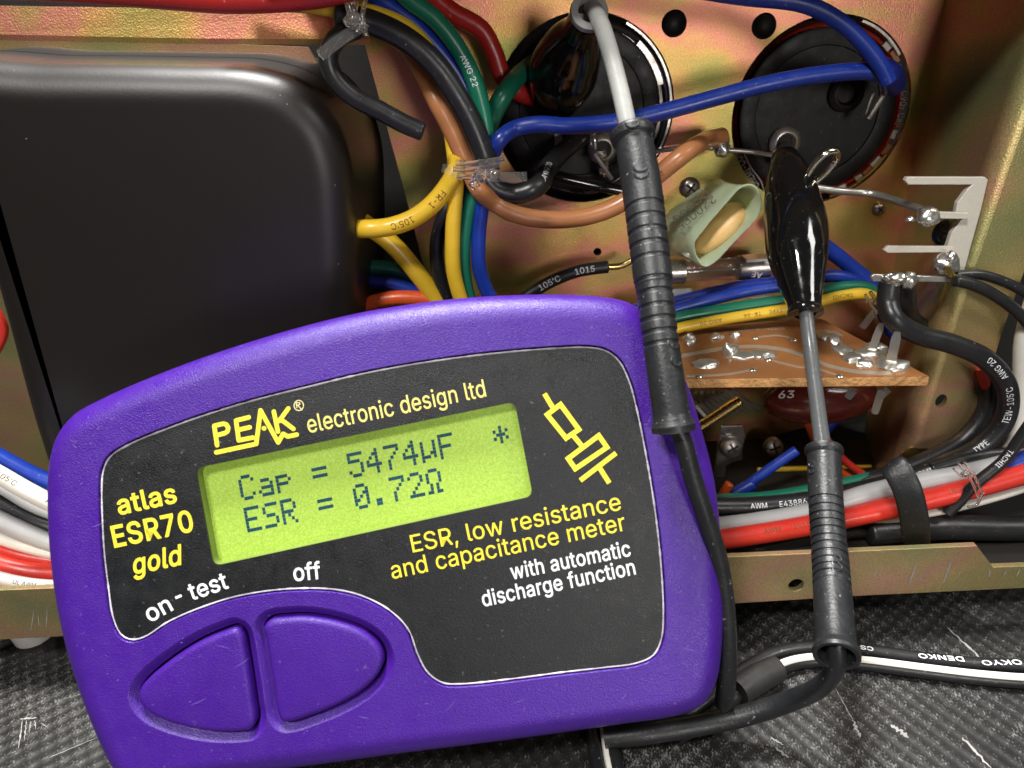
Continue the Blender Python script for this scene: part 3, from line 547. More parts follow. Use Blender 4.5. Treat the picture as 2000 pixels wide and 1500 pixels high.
# ================================================================== screen-printed text helpers
def place_text(body, fn, bold=0.0, shear=0.0, fit=None, size=1.0, fine=False):
    """fn(u,v)->point; u scaled to the length fit (mm), v scaled so that the cap height is size (mm)"""
    V, Fs = text2d(body, bold)
    if fine: V, Fs = refine(V, Fs)
    x0 = min(v[0] for v in V); x1 = max(v[0] for v in V)
    ky = size / CAP_H; kx = (fit / (x1 - x0)) if fit else ky
    out = []
    for x, y, l in V:
        u, v = (x - x0) * kx + shear * y * ky, y * ky; p = fn(u, v)
        if l: p = p + (fn(u + .02, v) - p).cross(fn(u, v + .02) - p).normalized() * (.004 * l)
        out.append(p)
    return out, Fs

# ================================================================== meter
D0 = 100.0; KF = D0 / F_PX; KO = (D0 + 3.8) / F_PX
MO = CAM + FWD * D0; MZ = -FWD
def m2(px, py, k=KF): return ((px - 1000) * k, (750 - py) * k)
mb = MO + RGT * m2(300, 1500)[0] + UPV * m2(300, 1500)[1]
meter = thing('capacitor_meter', (mb.x, mb.y, 0), 'purple handheld capacitance meter with a lit green display', 'meter')
case_px = [(103, 1000), (106, 900), (121, 848), (152, 808), (200, 780), (300, 736), (400, 698), (500, 665), (600, 636), (700, 612), (800, 595), (900, 583), (1000, 577), (1100, 576), (1180, 581), (1228, 592), (1262, 617), (1290, 660), (1318, 705), (1343, 755), (1372, 850), (1393, 935), (1405, 1040), (1411, 1150), (1408, 1250), (1397, 1325), (1372, 1368), (1330, 1389), (1200, 1410), (1000, 1438), (800, 1463), (600, 1490), (400, 1516), (300, 1530), (255, 1520), (228, 1488), (198, 1428), (163, 1337), (135, 1243), (113, 1127)]
case = resample([m2(x, y, KO) for x, y in case_px], 260)
label_px = [(196, 950), (199, 920), (212, 893), (250, 868), (330, 835), (400, 810), (500, 780), (600, 755), (700, 731), (800, 712), (900, 697), (1000, 686), (1080, 680), (1150, 678), (1185, 685), (1210, 705), (1230, 745), (1245, 800), (1265, 900), (1281, 1000), (1292, 1100), (1297, 1200), (1293, 1250), (1278, 1281), (1245, 1297), (1180, 1306), (1100, 1315), (1000, 1328), (900, 1338), (865, 1336), (835, 1316), (815, 1280), (797, 1232), (762, 1195), (710, 1167), (653, 1153), (560, 1152), (467, 1165), (397, 1186), (327, 1216), (280, 1246), (254, 1251), (234, 1241), (219, 1210), (208, 1140), (201, 1080), (197, 1010)]
lab = resample([m2(x, y) for x, y in label_px], 320)
bl_px = [(462, 1227), (430, 1236), (397, 1250), (360, 1271), (327, 1294), (295, 1320), (276, 1342), (271, 1362), (286, 1387), (320, 1406), (365, 1420), (411, 1428), (460, 1429), (490, 1424), (499, 1407), (495, 1370), (488, 1320), (480, 1270), (473, 1238)]
br_px = [(516, 1224), (528, 1211), (560, 1206), (600, 1205), (660, 1215), (710, 1234), (740, 1260), (749, 1288), (738, 1318), (708, 1348), (660, 1376), (605, 1398), (570, 1409), (552, 1409), (543, 1394), (536, 1350), (528, 1300), (520, 1250)]
btn = [resample([m2(x, y) for x, y in p], 140) for p in (bl_px, br_px)]
sp = [(offs(case, -3.2), -15), (offs(case, -1.4), -14.7), (offs(case, -.6), -13.6), (offs(case, -.15), -8)]
RF = 3.8
for k in range(11):
    a = math.pi / 2 * k / 10; sp.append((offs(case, -RF * (1 - math.cos(a))), -RF + RF * math.sin(a)))
sp.append((offs(case, -RF - .35), 0.0))
top_in = offs(case, -RF - .35)
V0 = rings(sp, MO, RGT, UPV, MZ, False, True)
recess = offs(lab, .35)
wellT = [offs(b, 1.55) for b in btn]
Vt, Ft = curve_mesh([[(p.x, p.y) for p in q] for q in (top_in, recess, wellT[0], wellT[1])], 0)
V1 = [MO + RGT * v.x + UPV * v.y for v in Vt], Ft
parts_ = [V0, V1]
parts_.append(rings([(recess, 0), (offs(recess, -.08), -.12), (offs(recess, -.1), -1.2)], MO, RGT, UPV, MZ))
for b in btn:
    parts_.append(rings([(offs(b, 1.55), 0), (offs(b, 1.3), -.12), (offs(b, .75), -.9), (offs(b, .32), -1.15), (offs(b, .28), -2.2)], MO, RGT, UPV, MZ))
obj('case', join(*parts_), M['purple'], meter)
for b in btn:
    s_ = [(b, -2.2), (b, -.3)]
    for k in range(7):
        a = math.pi / 2 * k / 6; s_.append((offs(b, -.8 * (1 - math.cos(a))), -.3 + .75 * math.sin(a)))
    cb_ = sum(b, Vector()) / len(b); s_ += [([cb_ + (p - cb_) * k for p in offs(b, -.8)], h_) for k, h_ in ((.9, .48), (.6, .56), (.2, .6))]
    obj('button', rings(s_, MO, RGT, UPV, MZ, True), M['purple_button'], meter)
# faceplate label with the display window cut out
lcd_c = [(380, 915), (1005, 785), (1041, 970), (415, 1107)]
def rrect(c, r, n=6):
    out = []; m_ = len(c)
    for i in range(m_):
        p = Vector((*c[i], 0)); a = (Vector((*c[i - 1], 0)) - p).normalized(); b = (Vector((*c[(i + 1) % m_], 0)) - p).normalized()
        for k in range(n + 1):
            t = k / n; out.append((p + a * r * (1 - t) ** 2 + b * r * t ** 2)[:2])
    return out
win = [m2(x, y) for x, y in rrect(lcd_c, 16)]
labin = offs(lab, -.02)
LH = -.30
fp = obj('faceplate', plate([[(p.x, p.y) for p in labin], win], MO, RGT, UPV, MZ, LH - .3, LH), M['face'], meter, False)
rim = offs(lab, -.04)
obj('faceplate_edge', sweep([MO + RGT * p.x + UPV * p.y + MZ * (LH - .02) for p in rim + rim[:1]], lambda i: circ(.12 + .10 * noise.noise(Vector((i * 1.3, 0, 0))), 6), False), M['face_edge'], meter)
wv = [Vector((x, y, 0)) for x, y in win]
scr = obj('display', join(plate([[m2(x, y) for x, y in rrect([(376, 911), (1009, 781), (1045, 974), (411, 1111)], 10)]], MO, RGT, UPV, MZ, LH - 2.6, LH - 2.05)), M['lcd'], meter, False)
obj('display_bezel', rings([(wv, LH - .28), (wv, LH - 2.07)], MO, RGT, UPV, MZ), simple('display_bezel_plastic', (0.16, 0.22, 0.04), 0.4), meter, False)
G = {'C': '01110 10001 10000 10000 10000 10001 01110', 'a': '00000 00000 01110 00001 01111 10001 01111', 'p': '00000 00000 11110 10001 11110 10000 10000',
 '=': '00000 00000 11111 00000 11111 00000 00000', '5': '11111 10000 11110 00001 00001 10001 01110', '4': '00010 00110 01010 10010 11111 00010 00010',
 '7': '11111 00001 00010 00100 01000 01000 01000', 'u': '00000 10001 10001 10001 10011 11101 10000', 'F': '11111 10000 10000 11110 10000 10000 10000',
 '*': '00000 00100 10101 01110 10101 00100 00000', 'E': '11111 10000 10000 11110 10000 10000 11111', 'S': '01111 10000 10000 01110 00001 00001 11110',
 'R': '11110 10001 10001 11110 10100 10010 10001', '0': '01110 10001 10011 10101 11001 10001 01110', '.': '00000 00000 00000 00000 00000 01100 01100',
 '2': '01110 10001 00001 00010 00100 01000 11111', 'W': '01110 10001 10001 10001 01010 01010 11011'}
ux, uy = Vector((.979, -.2035)), Vector((.181, .983))
V = []; Fs = []
for row, line in enumerate(('Cap = 5474uF  *', 'ESR = 0.72W')):
    for c_, ch in enumerate(line):
        if ch == ' ': continue
        for j, bits in enumerate(G[ch].split()):
            for i, bit in enumerate(bits):
                if bit == '0': continue
                o_ = Vector((451, 935)) + ux * (c_ * 37.0 + i * 6.1) + uy * (row * 64 + j * 7.2)
                n = len(V)
                for (a, b) in ((-0.1, 0.0), (5.9, 0.0), (5.9, 6.8), (-0.1, 6.8)):
                    q = o_ + ux * a + uy * b; x, y = m2(q.x, q.y); V.append(MO + RGT * x + UPV * y + MZ * (LH - 2.04))
                Fs.append((n, n + 1, n + 2, n + 3))
dg = obj('display_digits', (V, Fs), M['lcd_dot'], meter, False); dg['kind'] = 'stuff'
def face_text(name, body, p0, p1, cap_px, mat, bold=0.0, shear=0.0, h=0.012):
    a = Vector(m2(*p0)); b = Vector(m2(*p1)); ex = (b - a); L = ex.length; ex.normalize(); ey = Vector((-ex.y, ex.x))
    def fn(u, v):
        q = a + ex * u + ey * v; return MO + RGT * q.x + UPV * q.y + MZ * (LH + h)
    return obj(name, place_text(body, fn, bold, shear, L, cap_px * KF), mat, meter, False)
YI, WI = M['yellow_ink'], M['white_ink']
face_text('lettering', 'electronic design ltd', (602, 846), (950, 774), 34, simple('pale_yellow_ink', (0.72, 0.62, 0.16), .5), 0.004)
face_text('lettering', 'atlas', (230, 1006), (345, 981), 37, YI, 0.017)
face_text('lettering', 'ESR70', (221, 1070), (378, 1037), 41, YI, 0.017)
face_text('lettering', 'gold', (258, 1123), (352, 1103), 38, YI, 0.017, 0.2)
face_text('lettering', 'on', (291, 1217), (337, 1192), 33, WI, 0.010)
face_text('lettering', '-', (346, 1182), (358, 1177), 33, WI, 0.010)
face_text('lettering', 'test', (372, 1174), (446, 1149), 33, WI, 0.010)
face_text('lettering', 'off', (573, 1136), (626, 1131), 33, WI, 0.010)
face_text('lettering', 'ESR, low resistance', (806, 1080), (1215, 996), 34, YI, 0.002)
face_text('lettering', 'and capacitance meter', (766, 1132), (1224, 1036), 34, YI, 0.002)
face_text('lettering', 'with automatic', (1000, 1133), (1234, 1086), 30, WI, 0.010)
face_text('lettering', 'discharge function', (944, 1186), (1243, 1122), 30, WI, 0.010)
def strokes(name, lines, wpx, mat, h=0.0, caps='round'):
    parts = []; z = 0
    for ln in lines:
        for (x0, y0), (x1, y1) in zip(ln, ln[1:]):
            a = Vector((x0, y0)); b = Vector((x1, y1)); t = (b - a).normalized(); nn = Vector((-t.y, t.x)); r = wpx / 2; pl = []
            if caps == 'round':
                for k in range(9): an = math.pi / 2 + math.pi * k / 8; pl.append(a + t * (r * math.cos(an)) + nn * (r * math.sin(an)))
                for k in range(9): an = -math.pi / 2 + math.pi * k / 8; pl.append(b + t * (r * math.cos(an)) + nn * (r * math.sin(an)))
            else:
                pl = [a - t * r + nn * r, a - t * r - nn * r, b + t * r - nn * r, b + t * r + nn * r]
            z += 1; hh = LH + .012 + h + z * .0015
            V = []
            for p in pl: x, y = m2(p.x, p.y); V.append(MO + RGT * x + UPV * y + MZ * hh)
            parts.append((V, [tuple(range(len(V)))]))
    return obj(name, join(*parts), mat, meter, False)
L_ = lambda pts: [(400 + x / 6.25, 740 + y / 6.25) for x, y in pts]
bowl = [(105, 575), (215, 548), (255, 560), (277, 600), (268, 640), (235, 664), (140, 690)]
strokes('logo', [L_([(105, 578), (140, 812)]), L_(bowl), L_([(372, 512), (405, 752)]), L_([(372, 510), (528, 470)]), L_([(395, 625), (540, 592)]), L_([(405, 752), (578, 718)]),
  L_([(130, 900), (620, 795), (672, 385), (888, 778), (948, 672), (1008, 705), (1115, 682)]), L_([(835, 400), (885, 645)]), L_([(1012, 362), (900, 515)]), L_([(915, 490), (1075, 612)]), L_([(712, 604), (718, 606)])], 8.6, YI)
ring = [(1140 + 58 * math.cos(2 * math.pi * k / 20), 325 + 62 * math.sin(2 * math.pi * k / 20)) for k in range(21)]
strokes('registered_mark', [L_(ring), L_([(1118, 352), (1108, 292)]), L_([(1108, 292), (1150, 290), (1155, 312), (1115, 325)]), L_([(1130, 325), (1180, 380)])], 1.6, simple('pale_ink', (0.7, 0.62, 0.3), .5))
Q_ = lambda pts: [(300 + x / 2, 650 + y / 2) for x, y in pts]
strokes('circuit_symbol', [Q_([(1532, 246), (1562, 296)]), Q_([(1538, 320), (1590, 280), (1662, 378), (1612, 412), (1538, 320)]), Q_([(1640, 402), (1672, 440)]),
   Q_([(1620, 492), (1740, 402), (1772, 448), (1648, 532), (1620, 492)]), Q_([(1675, 572), (1800, 476)]), Q_([(1748, 536), (1776, 580)])], 9.5, YI, 0, 'square')

sf = []
random.seed(3)
for k in range(24):
    side = random.random()
    if side < .45: x, y = random.uniform(600, 1330), random.uniform(1385, 1440) - 30
    elif side < .7: x, y = random.uniform(1318, 1372), random.uniform(860, 1330)
    elif side < .85: x, y = random.uniform(150, 185), random.uniform(930, 1300)
    else: x, y = random.uniform(300, 480), random.uniform(1240, 1400)
    if side < .45 and y < 1352 + (1000 - x) * .12: y = 1360 + (1000 - x) * .13
    an = random.uniform(-1.4, .3); L = random.choice((4, 6, 8, 22, 34)); wd = random.uniform(.7, 1.5)
    pts = [Vector((x + L * t * math.cos(an) + 3 * math.sin(t * 3), y + L * t * math.sin(an))) for t in (0, .33, .66, 1)]
    V = []; nn = Vector((-math.sin(an), math.cos(an)))
    hz = .62 if side >= .85 else .012
    for p, k2 in zip(pts, (.2, 1, .8, .15)):
        for sg in (-1, 1):
            q = m2(*(p + nn * wd * k2 * sg * .6)); V.append(MO + RGT * q[0] + UPV * q[1] + MZ * (hz + .01))
    sf.append((V, [(0, 1, 3, 2), (2, 3, 5, 4), (4, 5, 7, 6)]))
o = obj('scuffs', join(*sf), simple('scuffed_purple', (0.13, 0.09, 0.36), .6), meter, False); o['kind'] = 'stuff'

# ================================================================== wires
WCOUNT = {}
def path(pts, Y):
    return [PY(p[0], p[1], p[2] if len(p) > 2 else Y) for p in pts]
def wire(pts, Y, wpx, mat, label, text=None, tcol=None, group=None, name='wire', cat='wire', n=14, r=None):
    """text: list of (string, start fraction, reversed, cap px)"""
    P = path(pts, Y); mid = P[len(P) // 2]; r = r or mm(wpx, mid) / 2
    Q = catmull(P, 7) if len(P) > 2 else [P[0].lerp(P[1], k / 8) for k in range(9)]
    T0 = (Q[0] - Q[1]).normalized(); T1 = (Q[-1] - Q[-2]).normalized()
    QE = [Q[0] + T0 * (.22 * r), Q[0] + T0 * (.15 * r)] + Q + [Q[-1] + T1 * (.15 * r), Q[-1] + T1 * (.22 * r)]
    RE = [.70 * r, .88 * r] + [r] * len(Q) + [.88 * r, .70 * r]
    vf = sweep(QE, lambda i: circ(RE[i], n))
    o = obj(name, vf, M[mat] if isinstance(mat, str) else mat); tag(o, label, cat, group)
    for tx in (text or []): wire_text(o, Q, r, *tx, M[tcol] if tcol else M['black_ink'])
    return o
def refine(V, Fs, mx=.09):
    V = list(V); out = []; st = []; mid = {}
    for f in Fs:
        for k in range(1, len(f) - 1): st.append((f[0], f[k], f[k + 1]))
    while st:
        f = st.pop(); e = max(((f[i], f[(i + 1) % 3], f[(i + 2) % 3]) for i in range(3)), key=lambda q: abs(V[q[0]][1] - V[q[1]][1]) + .4 * abs(V[q[0]][0] - V[q[1]][0]))
        a, b, c = e
        if abs(V[a][1] - V[b][1]) + .4 * abs(V[a][0] - V[b][0]) < mx: out.append(f); continue
        key = (min(a, b), max(a, b))
        if key not in mid: mid[key] = len(V); V.append(((V[a][0] + V[b][0]) / 2, (V[a][1] + V[b][1]) / 2, V[a][2]))
        m = mid[key]; st += [(a, m, c), (m, b, c)]
    return V, out
def wire_text(o, Q, r, body, f0, rev, cap_px, roll, mat):
    if isinstance(f0, tuple):
        def pix(p):
            d = p - CAM; z = d.dot(FWD); return (1000 + F_PX * d.dot(RGT) / z - f0[0]) ** 2 + (750 - F_PX * d.dot(UPV) / z - f0[1]) ** 2
        k0 = min(range(len(Q)), key=lambda k: pix(Q[k])); LL_ = [0]
        for i in range(1, len(Q)): LL_.append(LL_[-1] + (Q[i] - Q[i - 1]).length)
        f0 = LL_[k0] / LL_[-1]
    if rev: Q = list(reversed(Q)); f0 = 1 - f0
    L = [0]
    for i in range(1, len(Q)): L.append(L[-1] + (Q[i] - Q[i - 1]).length)
    size = mm(cap_px, Q[len(Q) // 2]); s0 = f0 * L[-1]
    def fn(u, v):
        s = min(max(s0 + u, 0), L[-1] - 1e-6); j = 0
        while j < len(L) - 2 and L[j + 1] < s: j += 1
        k = (s - L[j]) / max(L[j + 1] - L[j], 1e-9); p = Q[j].lerp(Q[j + 1], k); t = (Q[j + 1] - Q[j]).normalized()
        nn = CAM - p; nn = (nn - t * nn.dot(t)).normalized(); b = nn.cross(t)
        a = (v - size * .5) / r + roll; return p + (nn * math.cos(a) + b * math.sin(a)) * (r + .035)
    obj('print', place_text(body, fn, 0.0, 0, None, size * .88, True), mat, o, False)

UG = 'wires of the upper harness'
wire([(-120, -30), (100, -22), (300, -8), (450, 2), (600, -6), (720, -30), (800, -50)], 122, 46, 'w_darkred', 'dark red wire running along the very top edge', group=UG)
wire([(820, -30), (880, 22), (940, 58), (966, 105), (982, 150), (1015, 180), (1045, 190, 152)], 146, 36, 'w_darkred', 'dark red wire bending down into the first capacitor', group=UG)
wire([(420, -45), (540, -8), (640, 14), (740, 30), (800, 58), (840, 105), (868, 180, 138), (880, 250, 136), (888, 310, 134)], 132, 33, 'w_yellow', 'amber wire over the top left knot, under the black wire', group=UG)
wire([(690, -40), (745, 0), (800, 38), (855, 94), (898, 152), (924, 212), (938, 270), (944, 320)], 133, 34, 'w_blue', 'blue wire between the green and black wires of the arch', group=UG)
wire([(760, -40), (800, 0), (848, 36), (892, 90), (924, 152), (942, 212), (951, 262), (955, 315)], 131, 34, 'w_green', 'green wire outermost in the arch of the upper harness', [('AWG 22', (908, 105), False, 13, .0)], 'white_ink', UG)
wire([(660, 30), (725, 44), (795, 78), (848, 124), (892, 186), (924, 246), (948, 310), (955, 335)], 127, 45, 'w_black', 'thick black wire arching from top knot to middle knot', group=UG)
wire([(770, 60, 142), (800, 105, 140), (828, 152, 136), (856, 204), (884, 258), (912, 322), (935, 368, 130), (962, 394), (1003, 417), (1055, 428), (1110, 428), (1165, 418), (1215, 396), (1285, 342), (1340, 298), (1385, 272, 143), (1410, 266, 146)], 133, 35, 'w_brown', 'brown wire sweeping from the knot to the solder joint', [("105'C", (1385, 276), True, 14, .1), ('R', (1293, 338), True, 12, .1)], 'brown_ink', UG)
wire([(700, 55), (664, 70), (642, 105), (650, 145), (688, 187), (740, 215), (792, 243), (824, 256)], 126, 38, 'w_black', 'short black wire ending in a sealed stub beside the transformer', group=UG)
wire([(958, 340, 130), (962, 302, 129), (977, 272, 128), (1005, 252), (1050, 243), (1110, 246), (1212, 237), (1300, 217), (1400, 190), (1500, 164), (1600, 146), (1690, 139), (1735, 144)], 130, 32, 'w_blue_shaded', 'blue wire crossing both capacitors below the upper blue wire', group=UG)
wire([(1250, -40), (1440, -8), (1570, 8), (1640, 42), (1690, 88), (1722, 132), (1735, 160)], 128, 32, 'w_blue_shaded', 'blue wire curving down the upper right onto the lug', group=UG)
wire([(952, 330), (953, 270), (962, 228), (986, 182), (1022, 140, 146), (1060, 112, 153)], 137, 38, 'w_green', 'green wire rising from the knot into the first capacitor', group=UG)
wire([(950, 350), (966, 368), (1005, 379), (1046, 366), (1074, 324, 142), (1098, 297, 147), (1138, 264, 152)], 134, 40, 'w_black', 'black marked wire looping from the knot to the terminal', [('AWG 20', (1048, 360), False, 13, .15)], 'white_ink', UG)
wire([(890, 300, 136), (889, 335, 131), (872, 366), (842, 401), (804, 428), (760, 443), (715, 447), (640, 440, 140)], 131, 36, 'w_yellow', 'yellow wire curving left from the knot behind the transformer', [('FR-1', (866, 372), False, 14, .1), ("105'C", (812, 424), False, 14, .1)], 'brown_ink', UG)
wire([(893, 340), (888, 400), (884, 460), (886, 530), (905, 600), (930, 660)], 132, 29, 'w_yellow', 'yellow wire dropping straight down from the middle knot', group=UG)
wire([(640, 395, 142), (705, 432), (765, 476), (812, 530), (850, 580), (890, 640)], 138, 36, 'w_yellow', 'yellow wire slanting from the transformer edge behind the meter', group=UG)
wire([(930, 345), (918, 400), (907, 460), (905, 520), (915, 580), (935, 650)], 134, 27, 'w_green', 'green wire dropping down between yellow and blue wires', group=UG)
wire([(915, 340), (904, 410), (896, 470), (902, 540), (926, 600), (960, 650)], 137, 26, 'w_navy', 'dark blue wire dropping down behind the green wire', group=UG)
wire([(950, 350), (942, 400), (935, 460), (936, 520), (952, 570), (985, 620)], 134, 28, 'w_blue', 'blue wire at right edge of the dropping wires', group=UG)
wire([(900, 360, 140), (872, 412), (854, 470), (856, 530), (872, 580), (890, 640)], 138, 28, 'w_black', 'glossy black wire bowing left of the yellow wire', group=UG)
wire([(620, 520), (705, 521), (755, 523), (800, 537), (840, 562), (880, 600)], 142, 28, 'w_green', 'green wire emerging low from behind the transformer', group=UG)
wire([(620, 545), (705, 548), (760, 553), (810, 569), (850, 592), (880, 620)], 140, 26, 'w_blue', 'blue wire under the green one beside the transformer', group=UG)
wire([(680, 640), (705, 602), (745, 586), (800, 582), (860, 592), (900, 620)], 138, 30, 'w_orange', 'orange wire arching along the top of the meter', group=UG)
wire([(1000, 600), (1035, 574), (1082, 547), (1130, 529), (1186, 521)], 146, 25, 'w_black', 'black marked wire ending in the tinned fuse lead', [("105'C", (1056, 562), False, 13, 0), ('1015', (1124, 531), False, 13, 0)], 'white_ink', UG)
wire([(1186, 521), (1212, 519), (1235, 508)], 146, 13, 'brass', 'bare tinned wire end soldered left of the fuse', name='bare_wire')
MG = 'ribbon of wires behind the circuit board'
wire([(1240, 630), (1325, 602), (1400, 582), (1470, 566), (1540, 556), (1604, 541), (1645, 541), (1690, 560), (1712, 590)], 140, 24, 'w_blue', 'blue wire directly above the green ribbon wire', group=MG)
wire([(1240, 605), (1325, 588), (1400, 570), (1470, 556), (1540, 548), (1580, 520, 146)], 143, 24, 'w_navy', 'dark navy wire directly under the glass fuse', group=MG)
wire([(1520, 440, 149), (1580, 462), (1625, 492), (1665, 524), (1702, 556), (1740, 640), (1772, 690), (1770, 745)], 144, 30, 'w_blue', 'thick blue wire curving behind the board corner', group=MG)
wire([(1240, 645), (1325, 620), (1440, 601), (1545, 585), (1605, 571), (1650, 561), (1700, 566), (1725, 600)], 138, 24, 'w_green', 'green wire between blue and yellow above the board', group=MG)
wire([(1240, 664), (1325, 641), (1440, 619), (1538, 603), (1605, 587), (1650, 577), (1690, 574), (1720, 590)], 135, 22, 'w_yellow', 'yellow marked wire just above the brown circuit board', [('AWG 20', (1410, 628), True, 9, .1), ('TR-64', (1480, 612), True, 9, .1), ('TYPE', (1530, 604), True, 9, .1), ('TACHII', (1665, 576), True, 9, .1)], 'brown_ink', MG)
BG = 'black wires of the right side'
wire([(1738, 552, 121), (1734, 590, 120), (1745, 622), (1790, 652), (1860, 672), (1925, 702), (1966, 755), (1962, 820), (1915, 872), (1840, 909, 117), (1760, 938), (1660, 962), (1560, 980), (1460, 988), (1380, 988), (1300, 985), (1100, 1000), (600, 1040), (180, 1045), (80, 1025), (-30, 970), (-90, 940)], 118, 36, 'w_black', 'black marked wire looping wide from the upper lug', [('AWG 20', (1950, 728), True, 12, -.1), ("TEW-105'C", (1960, 822), True, 12, -.1), ('TYPE', (1897, 880), True, 12, 0), ('CSA', (1835, 908), True, 11, 0), ('TACHII', (1772, 932), True, 12, 0), ("105'C", (1648, 963), True, 12, 0), ('E43886', (1512, 986), True, 12, 0), ('AWM', (1460, 988), True, 11, 0), ('PR', (1700, 950), True, 11, 0)], 'white_ink', BG)
wire([(1768, 552, 122), (1770, 590, 124), (1788, 630), (1835, 660), (1892, 690), (1926, 740, 125), (1925, 800, 124), (1885, 855, 123), (1820, 893, 122), (1740, 925, 121), (1600, 965, 121)], 130, 34, 'w_black', 'inner black wire looping beside the marked black wire', group=BG)
wire([(1868, 538), (1910, 536), (1960, 550), (2010, 575), (2080, 620)], 121, 20, 'w_black', 'thin black wire at the right edge, upper one', group=BG)
wire([(1866, 548), (1900, 556), (1945, 578), (1990, 612), (2050, 680)], 119, 23, 'w_black', 'black wire at the right edge below the thinner one', group=BG)
wire([(2060, 760), (2000, 845), (1960, 900), (1905, 945), (1868, 985), (1850, 1002)], 110, 22, 'w_black', 'thin black wire slanting over the red wires', [('TACHII', (1975, 880), False, 10, 0)], 'white_ink', BG)
wire([(2060, 880), (1990, 882), (1930, 887), (1880, 897), (1820, 915)], 116, 20, 'w_black', 'thin black wire lying level behind the slanting wire', group=BG)
LG = 'wires of the lower harness'
wire([(1855, 905), (1800, 915), (1720, 930), (1600, 955), (1500, 972), (1400, 978), (1300, 985)], 121, 26, 'w_green', 'green wire on top of the lower harness', group=LG)
wire([(2060, 880), (1960, 905), (1880, 925), (1800, 940), (1700, 962), (1580, 1000), (1480, 1018), (1400, 1028), (1000, 1085), (400, 1095), (120, 1066), (60, 1045), (-20, 1008), (-90, 975)], 114.5, 36, 'w_grey', 'light grey wire above the red one in the lower harness', group=LG)
wire([(2060, 900), (1960, 920), (1870, 944), (1780, 966), (1700, 985), (1600, 1008), (1500, 1025), (1300, 1050), (400, 1105), (130, 1086), (60, 1070), (-20, 1044), (-90, 1015)], 113.5, 24, 'w_white', 'white wire squeezed between grey and red wires', group=LG)
wire([(2080, 905), (2000, 925), (1930, 945), (1860, 963), (1760, 988), (1660, 1010), (1560, 1030), (1460, 1046), (1380, 1058), (1000, 1110), (400, 1140), (130, 1121), (60, 1116), (-20, 1095), (-90, 1060)], 111.5, 40, 'w_red', 'red marked wire at front of the lower harness', [('AWM', (1485, 1043), True, 11, .2), ('1015', (1540, 1034), True, 11, .2), ('UL', (1850, 967), True, 11, .2)], 'brown_ink', LG)
wire([(2060, 930), (1900, 945), (1800, 968), (1700, 985), (1500, 1030), (400, 1118), (110, 1096), (40, 1084), (-40, 1058)], 113.5, 28, 'w_red', 'second red wire hidden behind the front red one', group=LG)
wire([(-60, 860), (0, 894), (60, 926), (120, 950), (300, 1000), (800, 1060)], 117, 34, 'w_blue', 'blue wire at the left edge beside the meter', group=LG)
wire([(-60, 918), (0, 950), (60, 986), (115, 1008), (300, 1060), (800, 1100)], 119, 24, 'w_grey', 'thin grey wire between white and black wires at left', group=LG)
wire([(-60, 895), (0, 928), (60, 962), (115, 988), (300, 1040), (700, 1080)], 112.5, 34, 'w_white', 'white marked wire below the blue one, left of meter', [("F-105'C", .05, False, 11, .1), ('AWM', .2, False, 11, .1)], 'black_ink', LG)
wire([(-60, 1110), (0, 1130), (60, 1142), (120, 1146), (400, 1140), (800, 1130)], 107, 26, 'w_grey', 'grey marked wire lowest at the left, on the rail', [('AWM', .02, False, 9, .1), ('UL AWM', .1, False, 9, .1)], 'black_ink', LG)
wire([(1350, 1095), (1430, 1082), (1520, 1063), (1610, 1044), (1720, 1032), (1850, 1030), (1960, 1030), (2080, 1028)], 114, 30, 'w_black', 'plain black cable lying along the front rail', group=LG)
wire([(1700, 1040), (1830, 1030), (1960, 1032), (2090, 1030)], 112, 50, 'w_black', 'thick black sheathed cable entering the clamp at right', name='cable', cat='cable', group=LG)
wire([(2080, 870), (2010, 893), (1960, 915), (1915, 942), (1880, 960)], 113.5, 34, 'w_blue', 'blue wire at the right edge above the red wire', group=LG)
wire([(2060, 925), (2000, 950), (1930, 972), (1860, 990), (1790, 1004), (1700, 1024)], 112.5, 22, 'w_white', 'thin white wire under the red one at the right edge', group=LG)
wire([(2030, 560), (2002, 660), (1996, 760), (1980, 850), (1940, 915), (1890, 950)], 121, 34, 'w_white', 'white wire hanging down the right edge', group=LG)
wire([(1915, 720), (1942, 800), (1960, 850), (1966, 888), (1940, 930), (1890, 955)], 124, 19, 'w_red', 'thin red wire crossing the hanging white wire', group=LG)
wire([(1420, 985), (1448, 958), (1500, 918), (1555, 880)], 128, 20, 'w_blue', 'short glossy blue wire below the board', group='wires under the circuit board')
wire([(1385, 1000), (1440, 962), (1470, 945)], 127, 26, 'w_blue', 'blue shrink sleeve at foot of the short wire', name='shrink_sleeve', cat='sleeve')
wire([(1560, 790), (1580, 830), (1600, 872), (1640, 920), (1690, 945)], 134, 17, 'w_orange', 'orange wire hanging behind the right test lead', group='wires under the circuit board')
wire([(1590, 800), (1610, 850), (1650, 900), (1700, 935)], 132, 15, 'w_red', 'red wire beside the orange one under the board', group='wires under the circuit board')
wire([(1660, 770), (1640, 800), (1600, 850)], 142, 28, 'w_navy', 'dark blue wire in shadow below the board', group='wires under the circuit board')
wire([(1480, 918), (1600, 914), (1700, 912)], 140, 10, 'w_yellow', 'thin yellow strip in the dark under the board', name='strip', cat='strip')
wire([(1340, 850), (1385, 822), (1430, 792), (1445, 783)], 133, 22, 'brass', 'crinkled gold braided sleeve under the board', name='braided_sleeve', cat='sleeve')
wire([(1400, 1000), (1415, 960), (1425, 945)], 126, 18, 'w_orange', 'orange wire stub beside the meter edge', group='wires under the circuit board')
wire([(-40, 560), (8, 640), (-10, 690)], 138, 16, 'w_red', 'red wire peeking out at the far left edge')

